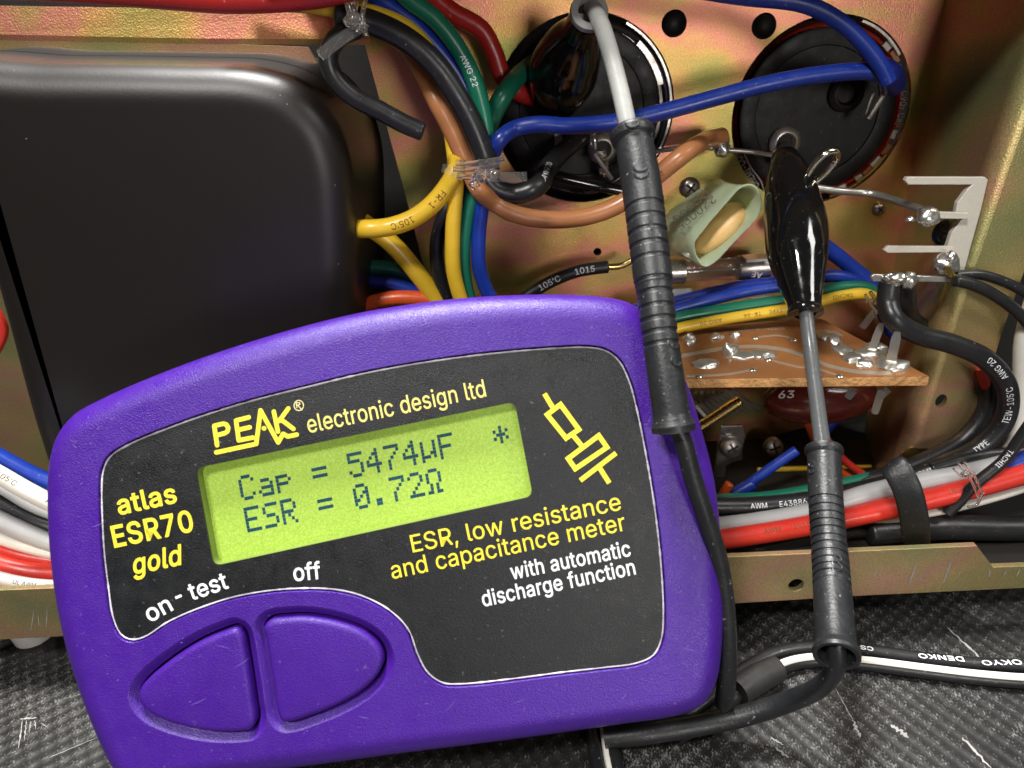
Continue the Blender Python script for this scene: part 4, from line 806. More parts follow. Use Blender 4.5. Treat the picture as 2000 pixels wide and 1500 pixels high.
# ================================================================== clear knotted ties
def strap(parent, pts, Y, wpx, thick=.5, name='tail'):
    P = catmull(path(pts, Y), 6); ww = mm(wpx, P[0]) / 2
    prof = [(thick, -ww), (thick, ww), (-thick, ww), (-thick, -ww)]
    return obj(name, sweep(P, lambda i: prof, True, lambda p, t: CAM - p), M['clear'], parent, False)
def tie(label, c, Y, tails, knots, bands):
    q = PY(*c, Y); t = thing('clear_tie', q, label, 'cable tie', 'clear plastic ties on the harness')
    for pts, wpx in tails: strap(t, pts, Y, wpx)
    for (px, py, rpx, sd) in knots:
        k = PY(px, py, Y - 1); r = mm(rpx, k); obj('knot', blob(k, EX, EZ, EY, r, r * .8, r * .7, sd, .5), M['clear'], t)
    for pts, wpx in bands:
        P = path(pts, Y); obj('band', tube(P, mm(wpx, P[0]) / 2, 10), M['clear'], t)
    return t
tie('clear tie knotted at top centre with tail pointing lower left', (690, 30), 122, [([(700, 55), (665, 78), (625, 108)], 22)], [(690, 40, 18, 1), (704, 52, 13, 2)],
    [([(672, -10), (684, 20), (676, 48)], 14), ([(698, -10), (692, 22), (700, 55)], 12), ([(714, 0), (708, 30), (716, 70)], 9), ([(684, -12), (678, 10), (690, 40)], 10)])
tie('clear tie knotted round the wires by the first capacitor', (945, 335), 123, [([(955, 345), (990, 346), (1029, 345)], 19), ([(905, 345), (885, 335), (864, 328)], 17)], [(940, 342, 18, 4), (962, 340, 14, 5), (925, 360, 11, 6)],
    [([(890, 318), (930, 318), (985, 310)], 11), ([(885, 330), (925, 330), (975, 322)], 10), ([(892, 342), (930, 348), (960, 340)], 10)])
tie('clear tie gripping the ribbon wires by the board corner', (1700, 600), 126, [([(1712, 605), (1698, 622), (1684, 640)], 13)], [(1715, 588, 9, 7)],
    [([(1700, 570), (1712, 590), (1722, 620)], 7), ([(1690, 575), (1705, 600), (1716, 612)], 5), ([(1690, 590), (1710, 585), (1722, 590)], 5)])
tie('clear tie wrapped round the red wires at lower right', (1895, 950), 106, [], [(1885, 925, 8, 9)],
    [([(1872, 905), (1895, 935), (1912, 975)], 5), ([(1884, 903), (1906, 935), (1918, 965)], 5), ([(1890, 990), (1908, 985), (1920, 960)], 5), ([(1862, 915), (1880, 930), (1905, 925)], 4)])

# ================================================================== black cable clamp
cl = path([(1740, 905, 108), (1752, 918, 106), (1770, 952, 104), (1783, 1000, 103.5), (1788, 1040, 104), (1789, 1066, 106)], 105)
hw, th = mm(52, cl[3]) / 2, mm(16, cl[3]) / 2
pr = [(th * math.copysign(abs(math.cos(a)) ** .6, math.cos(a)), hw * math.copysign(abs(math.sin(a)) ** .7, math.sin(a))) for a in [2 * math.pi * k / 28 for k in range(28)]]
cc = catmull(cl, 10); nc = len(cc)
def clamp_prof(i):
    f = min(i, nc - 1 - i); k = math.sin(math.pi / 2 * min(1, (f + .15) / 7)) ** .6
    return [(a * (.55 + .45 * k), b * k) for a, b in pr]
o = obj('cable_clamp', sweep(cc, clamp_prof, True, lambda p, t: (CAM - p)), M['rubber']); tag(o, 'bent black rubber clamp holding the lower harness', 'cable clamp')

# ================================================================== capacitors
def can_cap(c, label, sleeve, seed, disc_r=16.0):
    q = PY(c[0], c[1], YP); base = Vector((q.x, YP + 2.2, q.z))
    t = thing('can_capacitor', base, label, 'capacitor', 'can capacitors in the rear panel')
    obj('can', lathe(base + Vector((.9, 26, -.3)), -EY, [(0, 17.4), (24, 17.4), (25.6, 17.1), (26.4, 16.6), (26.2, 16.2), (24.5, 15.9)], 64), sleeve, t)
    obj('top_disc', lathe(base + Vector((-.5, -1.2, .1)), -EY, [(-1.2, disc_r), (.5, disc_r), (.7, disc_r - .5), (.45, disc_r - 3.2), (.2, disc_r - 3.4), (.2, .1)], 64), M['bakelite'], t)
    return t, base
cap1, base1 = can_cap(C1, 'large black capacitor behind the left test clip', simple('dull_can', (0.20, 0.18, 0.16), .3, .8), 1)
cap2, base2 = can_cap(C2, 'large black capacitor with red rim and a screw eyelet', M['red_sleeve'], 2)
def ring_terminal(parent, c, r, mat):
    obj('terminal', lathe(c, -EY, [(0, r * 1.25), (1.0, r * 1.25), (1.6, r), (1.7, r * .8), (.9, r * .62), (.5, r * .6)], 32), mat, parent)
    obj('eyelet_shade', lathe(c, -EY, [(.4, r * .6), (.55, r * .6), (.55, .01)], 24), M['dark'], parent)  # dark disc stands in for the shade inside the eyelet
ring_terminal(cap2, PY(1530, 278, 155.9), 2.6, M['tin']); ring_terminal(cap2, PY(1650, 182, 155.9), 2.9, M['bakelite'])
ring_terminal(cap1, PY(1175, 290, 155.9), 2.4, M['tin'])
# silver clamp band pieces at the rim
def arc_band(parent, base, r0, r1, a0, a1, y, mat, name='clamp_band'):
    P = []; n = 18; V = []; Fs = []
    for k in range(n + 1):
        a = a0 + (a1 - a0) * k / n
        for (r_, yy) in ((r0, y), (r1, y), (r1, y + 6), (r0, y + 6)): V.append(Vector((base.x + r_ * math.cos(a), yy, base.z + r_ * math.sin(a))))
    for k in range(n):
        for j in range(4): Fs.append((k * 4 + j, k * 4 + (j + 1) % 4, (k + 1) * 4 + (j + 1) % 4, (k + 1) * 4 + j))
    Fs += [(0, 1, 2, 3), (n * 4, n * 4 + 3, n * 4 + 2, n * 4 + 1)]
    obj(name, (V, Fs), mat, parent)
arc_band(cap1, base1, 17.6, 18.05, R(-50), R(62), YP + .5, M['tin']); arc_band(cap1, base1, 15.7, 16.8, R(15), R(48), YP + 1.2, M['tin'], 'spring_clip')
arc_band(cap2, base2, 17.6, 18.05, R(-75), R(-30), YP + .5, M['brass']); arc_band(cap2, base2, 17.6, 18.05, R(35), R(70), YP + .5, M['tin'])
for a0, a1 in ((-72, -64), (-56, -51), (-42, -34), (-20, -14), (24, 31), (44, 50)): arc_band(cap2, base2 + Vector((.9, 0, -.3)), 16.1, 17.1, R(a0), R(a1), YP + 1.5, M['white_plastic'], 'sleeve_mark')
for a0, a1 in ((-50, -43), (-32, -24), (-12, -9), (33, 42)): arc_band(cap2, base2 + Vector((.9, 0, -.3)), 16.3, 17.3, R(a0), R(a1), YP + 1.45, M['w_brown'], 'sleeve_mark')
def flat_text(parent, body, p0, p1, Y, cap_px, mat, bold=.01, name='print'):
    a = PY(*p0, Y); b = PY(*p1, Y); ex = (b - a); L = ex.length; ex.normalize(); ey = (-EY).cross(ex)
    obj(name, place_text(body, lambda u, v: a + ex * u + ey * v, bold, 0, L, mm(cap_px, a)), mat, parent, False)
dimw = simple('dim_white_print', (0.45, 0.44, 0.42), .6)
flat_text(cap2, 'CHEMI-CON', (1484, 362), (1443, 296), 155.65, 14, dimw)
a_, b_ = PY(1497, 366, 160.12), PY(1452, 290, 160.12)
obj('print_line', tube([PY(1492, 374, 155.65), PY(1486, 354, 155.65), PY(1466, 326, 155.65), PY(1452, 296, 155.65)], .16, 6), dimw, cap2)
flat_text(cap2, 'C90x Cap', (1762, 178), (1750, 248), YP + 1.7, 13, dimw)
# lug on the second capacitor where the blue wires end
lug = thing('solder_lug', PY(1715, 190, 152), 'folded tinned lug at the ends of two blue wires', 'solder lug')
obj('tab', join(tube(path([(1735, 160), (1722, 190), (1695, 232)], 148), .55, 8), tube(path([(1712, 170), (1700, 195), (1690, 228)], 149), .35, 8)), M['tin'], lug)
obj('heat_shrink', tube(path([(1690, 128, 133), (1730, 140, 134), (1745, 165, 146)], 136), 2.1, 14), M['w_navy'], lug)

# bare bus wires and joints over the capacitors
def bare(pts, Y, wpx, mat, label, blobs=()):
    P = path(pts, Y); t = thing('bus_wire', P[0], label, 'bare wire')
    obj('conductor', tube(P, mm(wpx, P[1]) / 2, 10), M[mat], t)
    for (px, py, yy, rx, ry, sd) in blobs:
        k = PY(px, py, yy); obj('solder_blob', blob(k, EX, EZ, EY, mm(rx, k), mm(ry, k), mm(min(rx, ry), k), sd, .35), M['solder'], t)
    return t
bare([(1278, 296, 150), (1340, 288), (1380, 288), (1410, 292), (1470, 297), (1545, 310)], 147, 9, 'tin', 'thin bare bus wire between both capacitor terminals', [(1410, 290, 145.5, 15, 19, 11), (1416, 272, 146, 9, 12, 12)])
bare([(1590, 366), (1640, 373), (1700, 378), (1750, 392, 132), (1800, 410, 125), (1826, 421, 123)], 138, 14, 'tin', 'flattened bare wire running to the terminal strip', [(1812, 423, 122, 21, 19, 14), (1778, 428, 123, 10, 6, 15)])
t = thing('terminal_joint', PY(1165, 310, 150), 'soldered joint on the left capacitor terminal', 'solder joint')
for (px, py, rx, ry, sd) in ((1160, 278, 8, 18, 21), (1172, 300, 14, 10, 22), (1180, 330, 10, 16, 23)):
    k = PY(px, py, 150); obj('solder_blob', blob(k, EX, EZ, EY, mm(rx, k), mm(ry, k), mm(8, k), sd, .5), M['solder'], t)
obj('lead', tube(path([(1160, 300), (1178, 325), (1195, 350)], 148), .45, 8), M['tin'], t)
obj('shrink', tube(path([(1085, 345), (1160, 362), (1240, 378)], 150), 1.1, 10), M['gloss'], t)

# ================================================================== terminal strip at the right wall
ts = thing('terminal_strip', PY(1880, 540, 132), 'pale terminal strip with solder lugs on the right wall', 'terminal strip')
obj('backplate', vplate([[(1768, 353), (1772, 346), (1924, 346), (1930, 351), (1916, 412), (1908, 440), (1894, 490), (1880, 545), (1866, 545), (1852, 500), (1850, 482), (1858, 456), (1876, 432), (1886, 426), (1866, 416), (1870, 396), (1888, 372), (1899, 361), (1774, 361)]], 124, 1.0, 0.15), M['pale_tag'], ts, False)
for pl in ([(1727, 489), (1735, 481), (1862, 482), (1862, 493), (1734, 494)], [(1832, 420), (1836, 414), (1892, 416), (1892, 428), (1836, 427)], [(1702, 540), (1706, 536), (1866, 541), (1866, 551), (1706, 550)]):
    obj('lug', vplate([pl], 122.8 if pl[0][0] != 1702 else 121, .8, 0.1), M['pale_tag'] if pl[0][0] != 1702 else M['tin'], ts, False)
for (px, py, yy, rx, ry, sd) in ((1752, 545, 120, 18, 15, 31), (1775, 548, 120, 16, 18, 32), (1735, 541, 120.5, 11, 8, 33), (1848, 515, 121.5, 24, 20, 34), (1858, 505, 120.5, 11, 15, 35)):
    k = PY(px, py, yy); obj('solder_blob', blob(k, EX, EZ, EY, mm(rx, k), mm(ry, k), mm(rx * .8, k), sd, .4), M['solder'], ts)
for dx in (0, 4, 8): obj('bare_strand', tube(path([(1846 + dx, 520), (1850 + dx * 1.6, 536), (1868 + dx, 548 - dx)], 119.5), .22, 6), M['brass'], ts)
screw(ts, PY(1848, 455, 134), -EY, 2.6, M['gloss'], .2)

# ================================================================== glass fuse
fz = thing('glass_fuse', PY(1400, 540, 148), 'clear glass fuse in nickel clips above the ribbon wires', 'fuse')
fa, fb = PY(1300, 532, 146), PY(1500, 520, 146); fx = (fb - fa).normalized(); fl = (fb - fa).length; fr = mm(46, fa) / 2
obj('glass_tube', lathe(fa, fx, [(0, fr * .9), (fl * .75, fr * .9)], 28), M['glass'], fz)
obj('fuse_element', tube([fa, fa + fx * fl * .8], .15, 6), M['tin'], fz)
obj('end_cap', lathe(fa + fx * fl * .70, fx, [(0, fr), (.2, fr * 1.03), (fl * .3, fr * 1.03), (fl * .31, fr * .9)], 28), M['steel'], fz)
obj('end_cap', lathe(fa - fx * 2, fx, [(0, fr), (fl * .27, fr * 1.02), (fl * .275, fr * .85)], 28), M['steel'], fz)
cb = PY(1480, 572, 146)
obj('clip', join(box(PY(1475, 504, 144.5), fx, EY, EZ, 2.4, 1.8, .3), vplate([[(1452, 565), (1498, 561), (1504, 568), (1500, 580), (1460, 584)]], 143.5, .8)), M['tin'], fz, False)
obj('clip', vplate([[(1312, 565), (1350, 563), (1352, 580), (1316, 583)]], 143.5, .8), M['tin'], fz, False)
flat_text(fz, 'AE', (1490, 533), (1470, 530), 143.4, 11, M['white_plastic'], 0)

# ================================================================== tubular capacitor in pale green sleeve
gc = thing('sleeved_capacitor', PY(1380, 470, 142), 'tan ceramic capacitor inside a pale green flattened sleeve', 'capacitor')
op = [(1353, 478), (1360, 508), (1374, 522), (1392, 515), (1440, 466), (1478, 425), (1487, 402), (1484, 376), (1470, 360), (1450, 362), (1420, 392), (1375, 445)]
bk = [(1288, 440), (1290, 480), (1305, 498), (1320, 498), (1350, 470), (1400, 420), (1425, 390), (1428, 365), (1412, 350), (1395, 352), (1350, 380), (1310, 410)]
n_ = 96
def ring3(px, Y):
    P = resample([(x, -y) for x, y in px], n_); return [PY(p.x, -p.y, Y) for p in P]
def align(A, B):
    k = min(range(len(B)), key=lambda k: (B[k] - A[0]).length); return B[k:] + B[:k]
o1 = ring3(op, 134); b1 = align(o1, ring3(bk, 148)); cen = sum(o1, Vector()) / n_; cen2 = sum(b1, Vector()) / n_
V = []; Fs = []
levels = []
for k in range(7):
    t_ = k / 6; levels.append([a.lerp(b, t_) for a, b in zip(o1, b1)])
inner = [[p.lerp(cen.lerp(cen2, k / 6), .06) for p in levels[k]] for k in range(7)]
seq = list(reversed(levels)) + [[p.lerp(cen, .03) + Vector((0, -.25, 0)) for p in o1]] + inner
for Lv in seq: V += Lv
for i in range(len(seq) - 1):
    for k in range(n_): Fs.append((i * n_ + k, i * n_ + (k + 1) % n_, (i + 1) * n_ + (k + 1) % n_, (i + 1) * n_ + k))
obj('sleeve', (V, Fs), M['green_tube'], gc)
cq = PY(1400, 452, 141); ex_ = (PY(1440, 410, 141) - PY(1360, 494, 141)).normalized(); ez_ = (cen2 - cen).normalized(); ey_ = ez_.cross(ex_).normalized()
cq = PY(1402, 447, 140.5)
obj('ceramic_body', blob(cq, ex_, ey_, ez_, mm(63, cq), mm(27, cq), 5.0, 41, .10), M['ceramic'], gc)
def sl_text(body, p0, p1, cap):
    a = PY(*p0, 138.6); b = PY(*p1, 137.2); ex = b - a; L = ex.length; ex.normalize(); nn = (CAM - a).normalized(); ey = nn.cross(ex).normalized()
    obj('print', place_text(body, lambda u, v: a + ex * u + ey * v + nn * 1.2, 0.004, 0, L, mm(cap, a)), M['black_ink'], gc, False)
sl_text('2200PF', (1392, 382), (1322, 440), 13); sl_text('DC500', (1380, 372), (1312, 425), 11)

# ================================================================== circuit board
ZB = 46.0
pcb = thing('circuit_board', PZ(1580, 757, ZB), 'brown phenolic circuit board with solder joints, edge to camera', 'circuit board')
pc = [PZ(x, y, ZB) for x, y in [(1180, 742), (1814, 735), (1604, 622), (1240, 640)]]
Zv = Vector((0, 0, -1.75))
obj('laminate', ([p for p in pc] + [p + Zv * .98 for p in pc], [(0, 1, 2, 3), (7, 6, 5, 4), (1, 5, 6, 2), (2, 6, 7, 3), (3, 7, 4, 0)]), M['pcb'], pcb, False)
n = 120; V = []; Fs = []
for k in range(n + 1):
    p = pc[0].lerp(pc[1], k / n)
    for j in range(5):
        z = -1.75 * j / 4; dy = -.05 - .12 * (noise.noise(Vector((k * .9, j * 2.3, 0))) + .6) * (1 if 0 < j < 4 else .3)
        V.append(p + Vector((0, dy, z)))
for k in range(n):
    for j in range(4): Fs.append((k * 5 + j, k * 5 + j + 1, (k + 1) * 5 + j + 1, (k + 1) * 5 + j))
obj('sawn_edge', (V, Fs), M['pcb_edge'], pcb)
def pz(pts, z=ZB): return [PZ(x, y, z) for x, y in pts]
def trace(pts, wpx):
    P = catmull(pz(pts), 6); hw_ = mm(wpx, P[0]) / 2
    obj('trace', sweep(P, lambda i: [(.10, -hw_), (.10, hw_), (-.05, hw_), (-.05, -hw_)], True, EZ), M['copper'], pcb, False)
trace([(1300, 702), (1360, 690), (1420, 680), (1480, 677), (1530, 683), (1570, 696), (1620, 715), (1680, 727), (1740, 729)], 14)
trace([(1592, 655), (1600, 648), (1625, 648), (1640, 656)], 13)
for (px, py, rx, ry, rz, sd) in ((1380, 712, 20, 10, .8, 51), (1425, 690, 13, 8, 2.0, 52), (1450, 694, 28, 9, .7, 53), (1490, 694, 20, 9, 1.0, 54), (1435, 658, 9, 6, 1.1, 55), (1345, 668, 12, 8, 1.6, 56), (1400, 660, 12, 6, .9, 57),
    (1610, 660, 14, 9, .9, 58), (1628, 668, 13, 10, 1.3, 59), (1645, 685, 16, 9, .9, 60), (1665, 702, 18, 9, 1.0, 61), (1688, 712, 15, 7, .9, 62), (1700, 690, 24, 12, .9, 63), (1745, 715, 27, 13, 1.2, 64), (1710, 682, 16, 9, 1.4, 65)):
    k = PZ(px, py, ZB); obj('solder_joint', blob(k, EX, EY, EZ, mm(rx * 1.2, k), mm(ry * 2.0, k), rz * 1.1, sd, .42), M['dull_solder'], pcb)
for (px, py) in ((1365, 735), (1470, 722), (1550, 664), (1475, 660), (1640, 735), (1500, 702)):
    k = PZ(px, py, ZB + .01); obj('pad', lathe(k, EZ, [(0, .75), (.12, .7), (.3, .35), (.34, .05)], 14), M['solder'], pcb)
trace([(1340, 735), (1420, 731), (1470, 722)], 7); trace([(1640, 735), (1600, 722), (1550, 715), (1500, 702)], 7); trace([(1475, 660), (1520, 655), (1552, 664)], 6)
def pin(base, top, wpx, Yoff=0.0):
    a = PZ(*base, ZB); b = PY(*top, a.y + Yoff); hw_ = mm(wpx, a) / 2
    P = [a.lerp(b, k / 6) for k in range(7)]
    tp = [1.25, 1.1, 1, 1, 1, .95, .6]
    obj('pin', sweep(P, lambda i: [(.22, -hw_ * tp[i]), (.22, hw_ * tp[i]), (-.22, hw_ * tp[i]), (-.22, -hw_ * tp[i])], True, lambda p, t: CAM - p), M['tin'], pcb, False)
pin((1738, 715), (1753, 648), 17); pin((1700, 690), (1722, 632), 14)
for top, bot in (((1722, 762), (1708, 808)), ((1668, 762), (1655, 778)), ((1735, 760), (1718, 775))):
    P = path([top, bot], 121); hw_ = mm(14, P[0]) / 2
    obj('pin', sweep([P[0], P[0].lerp(P[1], .5), P[0].lerp(P[1], .9), P[1]], lambda i: [(.22, -hw_ * (1, 1, 1, .6)[i]), (.22, hw_ * (1, 1, 1, .6)[i]), (-.22, hw_ * (1, 1, 1, .6)[i]), (-.22, -hw_ * (1, 1, 1, .6)[i])], True, lambda p, t: CAM - p), M['tin'], pcb, False)
# board print
a = PZ(1530, 640, ZB + .05); b = PZ(1440, 642, ZB + .05)
obj('print', place_text('020-1-58', lambda u, v: a + (b - a).normalized() * u - EY * v, 0, 0, (b - a).length, 1.2), dimw, pcb, False)
# parts hanging below the board
dk = PY(1600, 775, 134)
mc = obj('disc_capacitor', blob(dk, EX, EY, EZ, mm(112, dk), 6, mm(52, dk), 71, .06, 4), M['maroon']); tag(mc, 'dark red disc capacitor hanging under the circuit board', 'capacitor')
flat_text(mc, '63', (1520, 778), (1550, 777), dk.y - 6.3, 16, dimw)
hs = thing('finned_block', PY(1400, 800, 142), 'grey ribbed block half hidden under the board', 'heatsink')
for k in range(9):
    a = PY(1335 + k * 12, 768 - k * .5, 141); b = PY(1385 + k * 12, 822 - k * 3, 147)
    obj('fin', sweep([a, a.lerp(b, .5), b], lambda i: [(.35, -.32), (.35, .32), (-.35, .32), (-.35, -.32)]), M['white_plastic'] if k in (0,) else M['tin'], hs, False)
tbk = thing('terminal_plate', PY(1430, 900, 138), 'small tinned plate with screws in the dark below the board', 'terminal')
obj('plate', vplate([[(1408, 832), (1450, 832), (1456, 850), (1450, 880), (1450, 898), (1430, 903), (1418, 910), (1414, 960), (1404, 970), (1396, 930), (1400, 890)]], 139, .8, .1), M['steel'], tbk, False)
screw(tbk, PY(1428, 873, 138.2), Vector((0, -1, .25)), 2.5, M['steel'], .5)
for (px, py, yy, r) in ((1510, 873, 146, 2.4), (1531, 944, 140, 1.9)):
    t2 = thing('machine_screw', PY(px, py, yy), 'cross head screw %s' % ('deep in shadow under the board' if px == 1510 else 'low beside the right grip sleeve'), 'screw')
    screw(t2, PY(px, py, yy), Vector((0, -1, .3)), r, M['steel'], .3)
wsh = PY(1790, 912, 124)
o = obj('washer', lathe(wsh, Vector((0, -1, .4)), [(0, 4.4), (.5, 4.4), (.55, 2.0)], 36), M['brass']); tag(o, 'thin brass disc peeking over the black wires', 'washer')

# ================================================================== test leads
def sleeve_profile(ax, wide, ribs, flare_top, flare_bot):
    pass
def grip(parent, axis_px, radii_px, ribs, gap, name='grip_sleeve'):
    """axis_px: (px,py,d); radii along it; ribs: fractions where grooves are cut"""
    P = [PD(*p) for p in axis_px]; Q = catmull(P, 130)
    L = [0]
    for i in range(1, len(Q)): L.append(L[-1] + (Q[i] - Q[i - 1]).length)
    rr = []
    for i in range(len(Q)):
        f = L[i] / L[-1]
        for (f0, r0), (f1, r1) in zip(radii_px, radii_px[1:]):
            if f0 <= f <= f1 + 1e-9: k = (f - f0) / max(f1 - f0, 1e-9); r_ = r0 + (r1 - r0) * k; break
        for g in ribs:
            dlt = abs(f - g) / gap
            if dlt < 1: r_ -= 2.3 * min(1, (1 - dlt) * 3.0)
        rr.append(r_ / F_PX * depth(Q[i]))
    V, Fs = sweep(Q, lambda i: circ(rr[i], 32), False)
    n = 32; e = (len(Q) - 1) * n
    # open mouths with a wall that turns inside
    for st, sgn, idx in ((0, 1, 0), (e, -1, len(Q) - 1)):
        base = len(V); t = tangents(Q)[idx] * sgn
        for k in range(n): V.append(Q[idx].lerp(V[st + k], .80))
        for k in range(n): V.append(Q[idx].lerp(V[st + k], .74) + t * 3.0)
        for k in range(n): Fs.append((st + k, st + (k + 1) % n, base + (k + 1) % n, base + k)); Fs.append((base + k, base + (k + 1) % n, base + n + (k + 1) % n, base + n + k))
        Fs.append(tuple(base + n + k for k in range(n)))
    return obj(name, (V, Fs), M['rubber'], parent), Q, rr
def mark(parent, Q, rr, f, ang, rpx, a0=0.0, a1=math.pi, mat=M['rubber']):
    i = int(f * (len(Q) - 1)); p = Q[i]; t = tangents(Q)[i]; nn = CAM - p; nn = (nn - t * nn.dot(t)).normalized(); b = nn.cross(t); R_ = mm(rpx, p)
    P = []
    for k in range(13):
        a = a0 + (a1 - a0) * k / 12; u = R_ * math.cos(a); v = R_ * math.sin(a) / rr[i] * 1.0 + ang
        P.append(p + t * (R_ * math.sin(a)) + (nn * math.cos(ang + u / rr[i]) + b * math.sin(ang + u / rr[i])) * (rr[i] + .02))
    obj('moulded_mark', tube(P, .17, 6, 1, False), mat, parent)
def lead_tube(parent, pts, wpx, mat, name='cable', n=16):
    P = [PD(*p) for p in pts]; rs = [w_ / F_PX * depth(p) / 2 for w_, p in zip(wpx if isinstance(wpx, list) else [wpx] * len(P), P)]
    return obj(name, tube(P, rs, n, 8), M[mat], parent)
def boot(parent, pts, radii, mat='gloss'):
    P = [PD(*p) for p in pts]; rs = [r_ / F_PX * depth(p) for r_, p in zip(radii, P)]
    Q = catmull(P, 14); rr = []
    # smooth radius too
    RV = catmull([Vector((k, r_, 0)) for k, r_ in enumerate(rs)], 14)
    return obj('clip_boot', sweep(Q, lambda i: circ(RV[i].y, 56)), M[mat], parent)
# left lead
LL = thing('test_lead', PD(1425, 1390, 116), 'left black test lead whose ribbed grip overlaps the meter', 'test lead', 'test leads of the meter')
_, Q1, r1 = grip(LL, [(1234, 256, 104), (1251, 350, 102), (1270, 500, 99), (1291, 670, 96.5), (1316, 842, 95.5)],
   [(0, 40), (.012, 44), (.03, 43), (.045, 37), (.25, 39), (.30, 38.5), (.535, 38), (.55, 36), (.72, 35), (.95, 36), (.965, 38), (.985, 43), (1, 41)],
   [.285, .33, .375, .42, .465, .535, .575, .62, .66, .70, .735], .0075)
for f, an in ((.05, .1), (.235, .1), (.262, .08)): mark(LL, Q1, r1, f, an, 13, 0, math.pi)
for f, an in ((.76, .75), (.80, .75)): mark(LL, Q1, r1, f, an, 11, .5, math.pi + .5)
lead_tube(LL, [(1316, 820, 96), (1334, 862, 96.3), (1352, 930, 97.5), (1378, 1010, 99), (1402, 1090, 101), (1416, 1180, 103), (1420, 1270, 105), (1418, 1340, 108), (1414, 1372, 112)], [38, 36, 37, 38, 38, 38, 38, 37, 36], 'rubber')
lead_tube(LL, [(1140, 30, 117), (1158, 18, 112), (1174, 48, 109), (1194, 110, 107), (1212, 180, 105.5), (1228, 250, 104.2), (1236, 275, 104)], [30, 33, 34, 34, 35, 35, 35], 'lead_lit')
boot(LL, [(1150, 26, 112.5), (1146, 34, 114), (1136, 60, 118), (1116, 100, 125), (1100, 140, 131), (1088, 185, 138), (1082, 225, 144)], [38, 34, 38, 60, 68, 52, 24])
tq = (PD(1150, 26, 112.5) - PD(1136, 60, 118)).normalized(); rp = PD(1150, 26, 112); rq = mm(38, rp)
obj('boot_collar', lathe(rp, tq, [(-.5, rq * .95), (.3, rq), (.8, rq * .97), (.9, rq * .62), (-.6, rq * .58), (-.8, rq * .3)], 36), M['lead_lit'], LL)
obj('clip_jaw', lead_tube(LL, [(1082, 215, 144), (1078, 250, 148)], [26, 14], 'tin', 'jaw_shank').data and join(box(PD(1090, 262, 149), EX, EY, EZ, .8, 1.4, 2.2)), M['tin'], LL, False)
# right lead
RL = thing('test_lead', PD(1640, 1300, 118), 'right black test lead clipped to the capacitor with red rim', 'test lead', 'test leads of the meter')
_, Q2, r2 = grip(RL, [(1609, 874, 117), (1613, 980, 112.5), (1622, 1100, 107), (1634, 1282, 96)],
   [(0, 33), (.012, 36), (.03, 35), (.045, 31), (.25, 32), (.5, 33), (.52, 34), (.72, 35.5), (.92, 37.5), (.955, 39), (.985, 45), (1, 44)],
   [.27, .31, .345, .38, .415, .455, .49, .53, .57, .605, .64, .675], .0065)
for f, an, a0 in ((.17, -.8, 0), (.20, -.8, .5), (.685, .35, -1.5), (.70, .35, 1.6), (.715, .35, -1.5), (.725, .35, 1.6)): mark(RL, Q2, r2, f, an, 8, a0, a0 + math.pi)
lead_tube(RL, [(1573, 600, 122), (1580, 660, 120), (1590, 740, 119), (1600, 820, 118), (1608, 880, 117)], [26, 27, 28, 30, 32], 'lead_grey')
lead_tube(RL, [(1632, 1255, 97.5), (1634, 1292, 98), (1608, 1336, 102), (1540, 1370, 109), (1450, 1398, 112), (1350, 1418, 112.5), (1260, 1432, 112), (1180, 1440, 112.5)], [36, 37, 38, 40, 41, 42, 42, 40], 'rubber')
boot(RL, [(1532, 304, 136), (1537, 330, 134.5), (1545, 380, 132), (1554, 440, 129), (1557, 490, 127), (1563, 540, 125), (1570, 588, 122.8), (1572, 606, 122.2), (1573, 612, 122)], [24, 36, 50, 58, 57, 46, 33, 31, 33])
tq = (PD(1573, 612, 122) - PD(1570, 588, 122.8)).normalized(); rp = PD(1573, 612, 122); rq = mm(34, rp)
obj('boot_collar', lathe(rp, tq, [(-1.0, rq * .92), (-.4, rq), (.1, rq), (.2, rq * .6), (-.8, rq * .55)], 32), M['gloss'], RL)
obj('clip_jaw', tube(path([(1534, 310, 150), (1530, 292, 154), (1530, 280, 158)], 150), [1.7, 1.4, .9], 12), M['steel'], RL)
obj('clip_tooth', tube([PY(1572, 352, 131), PY(1588, 324, 130.5), PY(1614, 299, 130), PY(1632, 296, 130.5), PY(1634, 309, 131.5), PY(1614, 336, 132.5), PY(1590, 358, 133)], [.6, .62, .65, .65, .65, .6, .55], 14, 10), M['bright_tin'], RL)

# ================================================================== flat mains cable on the mat
fc = thing('flat_cable', PZ(1700, 1290, 0), 'flat two core black cable with a white stripe lying on mat', 'cable')
def mat_path(pts, z): return catmull([PZ(x, y, z) for x, y in pts], 8)
core1 = [(2100, 1302), (2000, 1302), (1900, 1297), (1800, 1287), (1700, 1273), (1640, 1268), (1580, 1266), (1520, 1275), (1470, 1298), (1430, 1325), (1360, 1385), (1300, 1420)]
core2 = [(2100, 1330), (2000, 1330), (1900, 1322), (1800, 1310), (1700, 1297), (1640, 1291), (1590, 1289), (1540, 1297), (1495, 1318), (1455, 1345), (1390, 1400), (1320, 1440)]
c1 = mat_path(core1, 1.5); c2 = mat_path(core2, 1.5)
o1_ = obj('core', sweep(c1, lambda i: circ(1.25, 14)), M['w_black'], fc); obj('core', sweep(c2, lambda i: circ(1.25, 14)), M['w_black'], fc)
st = [p + Vector((0, -.15, 1.05)) for p in c2]
obj('stripe', sweep(st[:-20], lambda i: [(.28, -.5), (.28, .5), (-.3, .7), (-.3, -.7)], True, EZ), M['w_white'], fc, False)
wire_text(fc, c1, 1.28, 'TOKYO', .03, True, 13, .35, M['white_ink']) if False else None
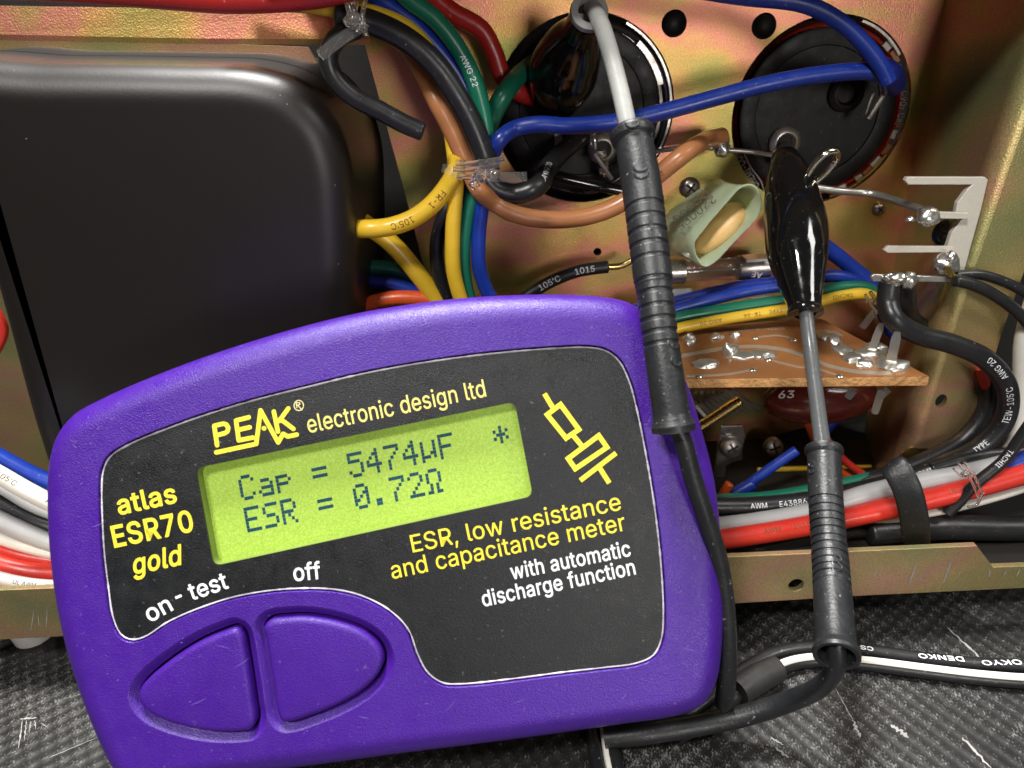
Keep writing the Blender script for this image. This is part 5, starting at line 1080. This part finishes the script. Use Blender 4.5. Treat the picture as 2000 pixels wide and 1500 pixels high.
def on_mat_text(body, p0, p1, z, cap):
    a = PZ(*p0, z); b = PZ(*p1, z); ex = (b - a).normalized(); ey = EZ.cross(ex)
    obj('print', place_text(body, lambda u, v: a + ex * u + ey * v, .012, 0, (b - a).length, cap), M['white_ink'], fc, False)
on_mat_text('TOKYO', (2010, 1288), (1915, 1290), 2.82, 1.0); on_mat_text('DENKO', (1880, 1283), (1792, 1276), 2.82, 1.0); on_mat_text('CS', (1705, 1264), (1680, 1260), 2.82, .9)
wb = PZ(1480, 1330, 3.2)
obj('shrink_sleeve', tube([PZ(1518, 1306, 2.2), PZ(1480, 1325, 2.4), PZ(1440, 1352, 2.4)], [2.2, 2.4, 2.3], 20), simple('smoky_sleeve', (0.020, 0.019, 0.018), .5, 0, .05, 900), fc)
fc2 = thing('flat_cable', PZ(1170, 1470, 0), 'flat black cable with pale stripe coming out below the meter', 'cable')
for dx, m_ in ((0, 'w_black'), (34, 'w_black')):
    obj('core', sweep(mat_path([(1150 + dx, 1380), (1155 + dx, 1430), (1165 + dx, 1480), (1180 + dx, 1560)], 1.3), lambda i: circ(1.2, 14)), M[m_], fc2)
obj('stripe', sweep(mat_path([(1174, 1400), (1180, 1440), (1186, 1480), (1204, 1560)], 2.3), lambda i: [(.2, -.35), (.2, .35), (-.3, .5), (-.3, -.5)], True, EZ), M['w_white'], fc2, False)

# ================================================================== scratches on the mat
sc = []
for (a, b, wd) in (((1632, 1345), (1668, 1410), .35), ((1665, 1405), (1680, 1440), 1.1), ((1850, 1225), (1920, 1290), .8), ((1880, 1440), (1935, 1500), .9), ((38, 1404), (72, 1402), .5), ((44, 1406), (36, 1462), .4), ((52, 1406), (47, 1448), .35), ((60, 1408), (57, 1432), .3), ((68, 1406), (70, 1424), .3), ((80, 1412), (92, 1420), .25), ((120, 1366), (180, 1350), .2), ((1740, 1415), (1775, 1440), 1.6), ((1505, 1440), (1530, 1455), .5), ((1515, 1460), (1540, 1480), .9), ((95, 1480), (190, 1440), .3)):
    p = PZ(*a, .02); q = PZ(*b, .02); t_ = (q - p).normalized(); s_ = EZ.cross(t_); V = []; Fs = []; n = 14
    for k in range(n + 1):
        c_ = p.lerp(q, k / n) + s_ * (noise.noise(Vector((k * .6, a[0], 0))) * wd * .5); h_ = wd * .32 * (math.sin(math.pi * (k + .3) / (n + .6)) ** .5) * (.5 + abs(noise.noise(Vector((k * 1.7, a[1], 3)))) * 1.4)
        V += [c_ - s_ * h_, c_ + s_ * h_]
    for k in range(n): Fs.append((2 * k, 2 * k + 1, 2 * k + 3, 2 * k + 2))
    sc.append((V, Fs))
o = obj('scuff_marks', join(*sc), M['scratch'], ground, False); o['kind'] = 'stuff'
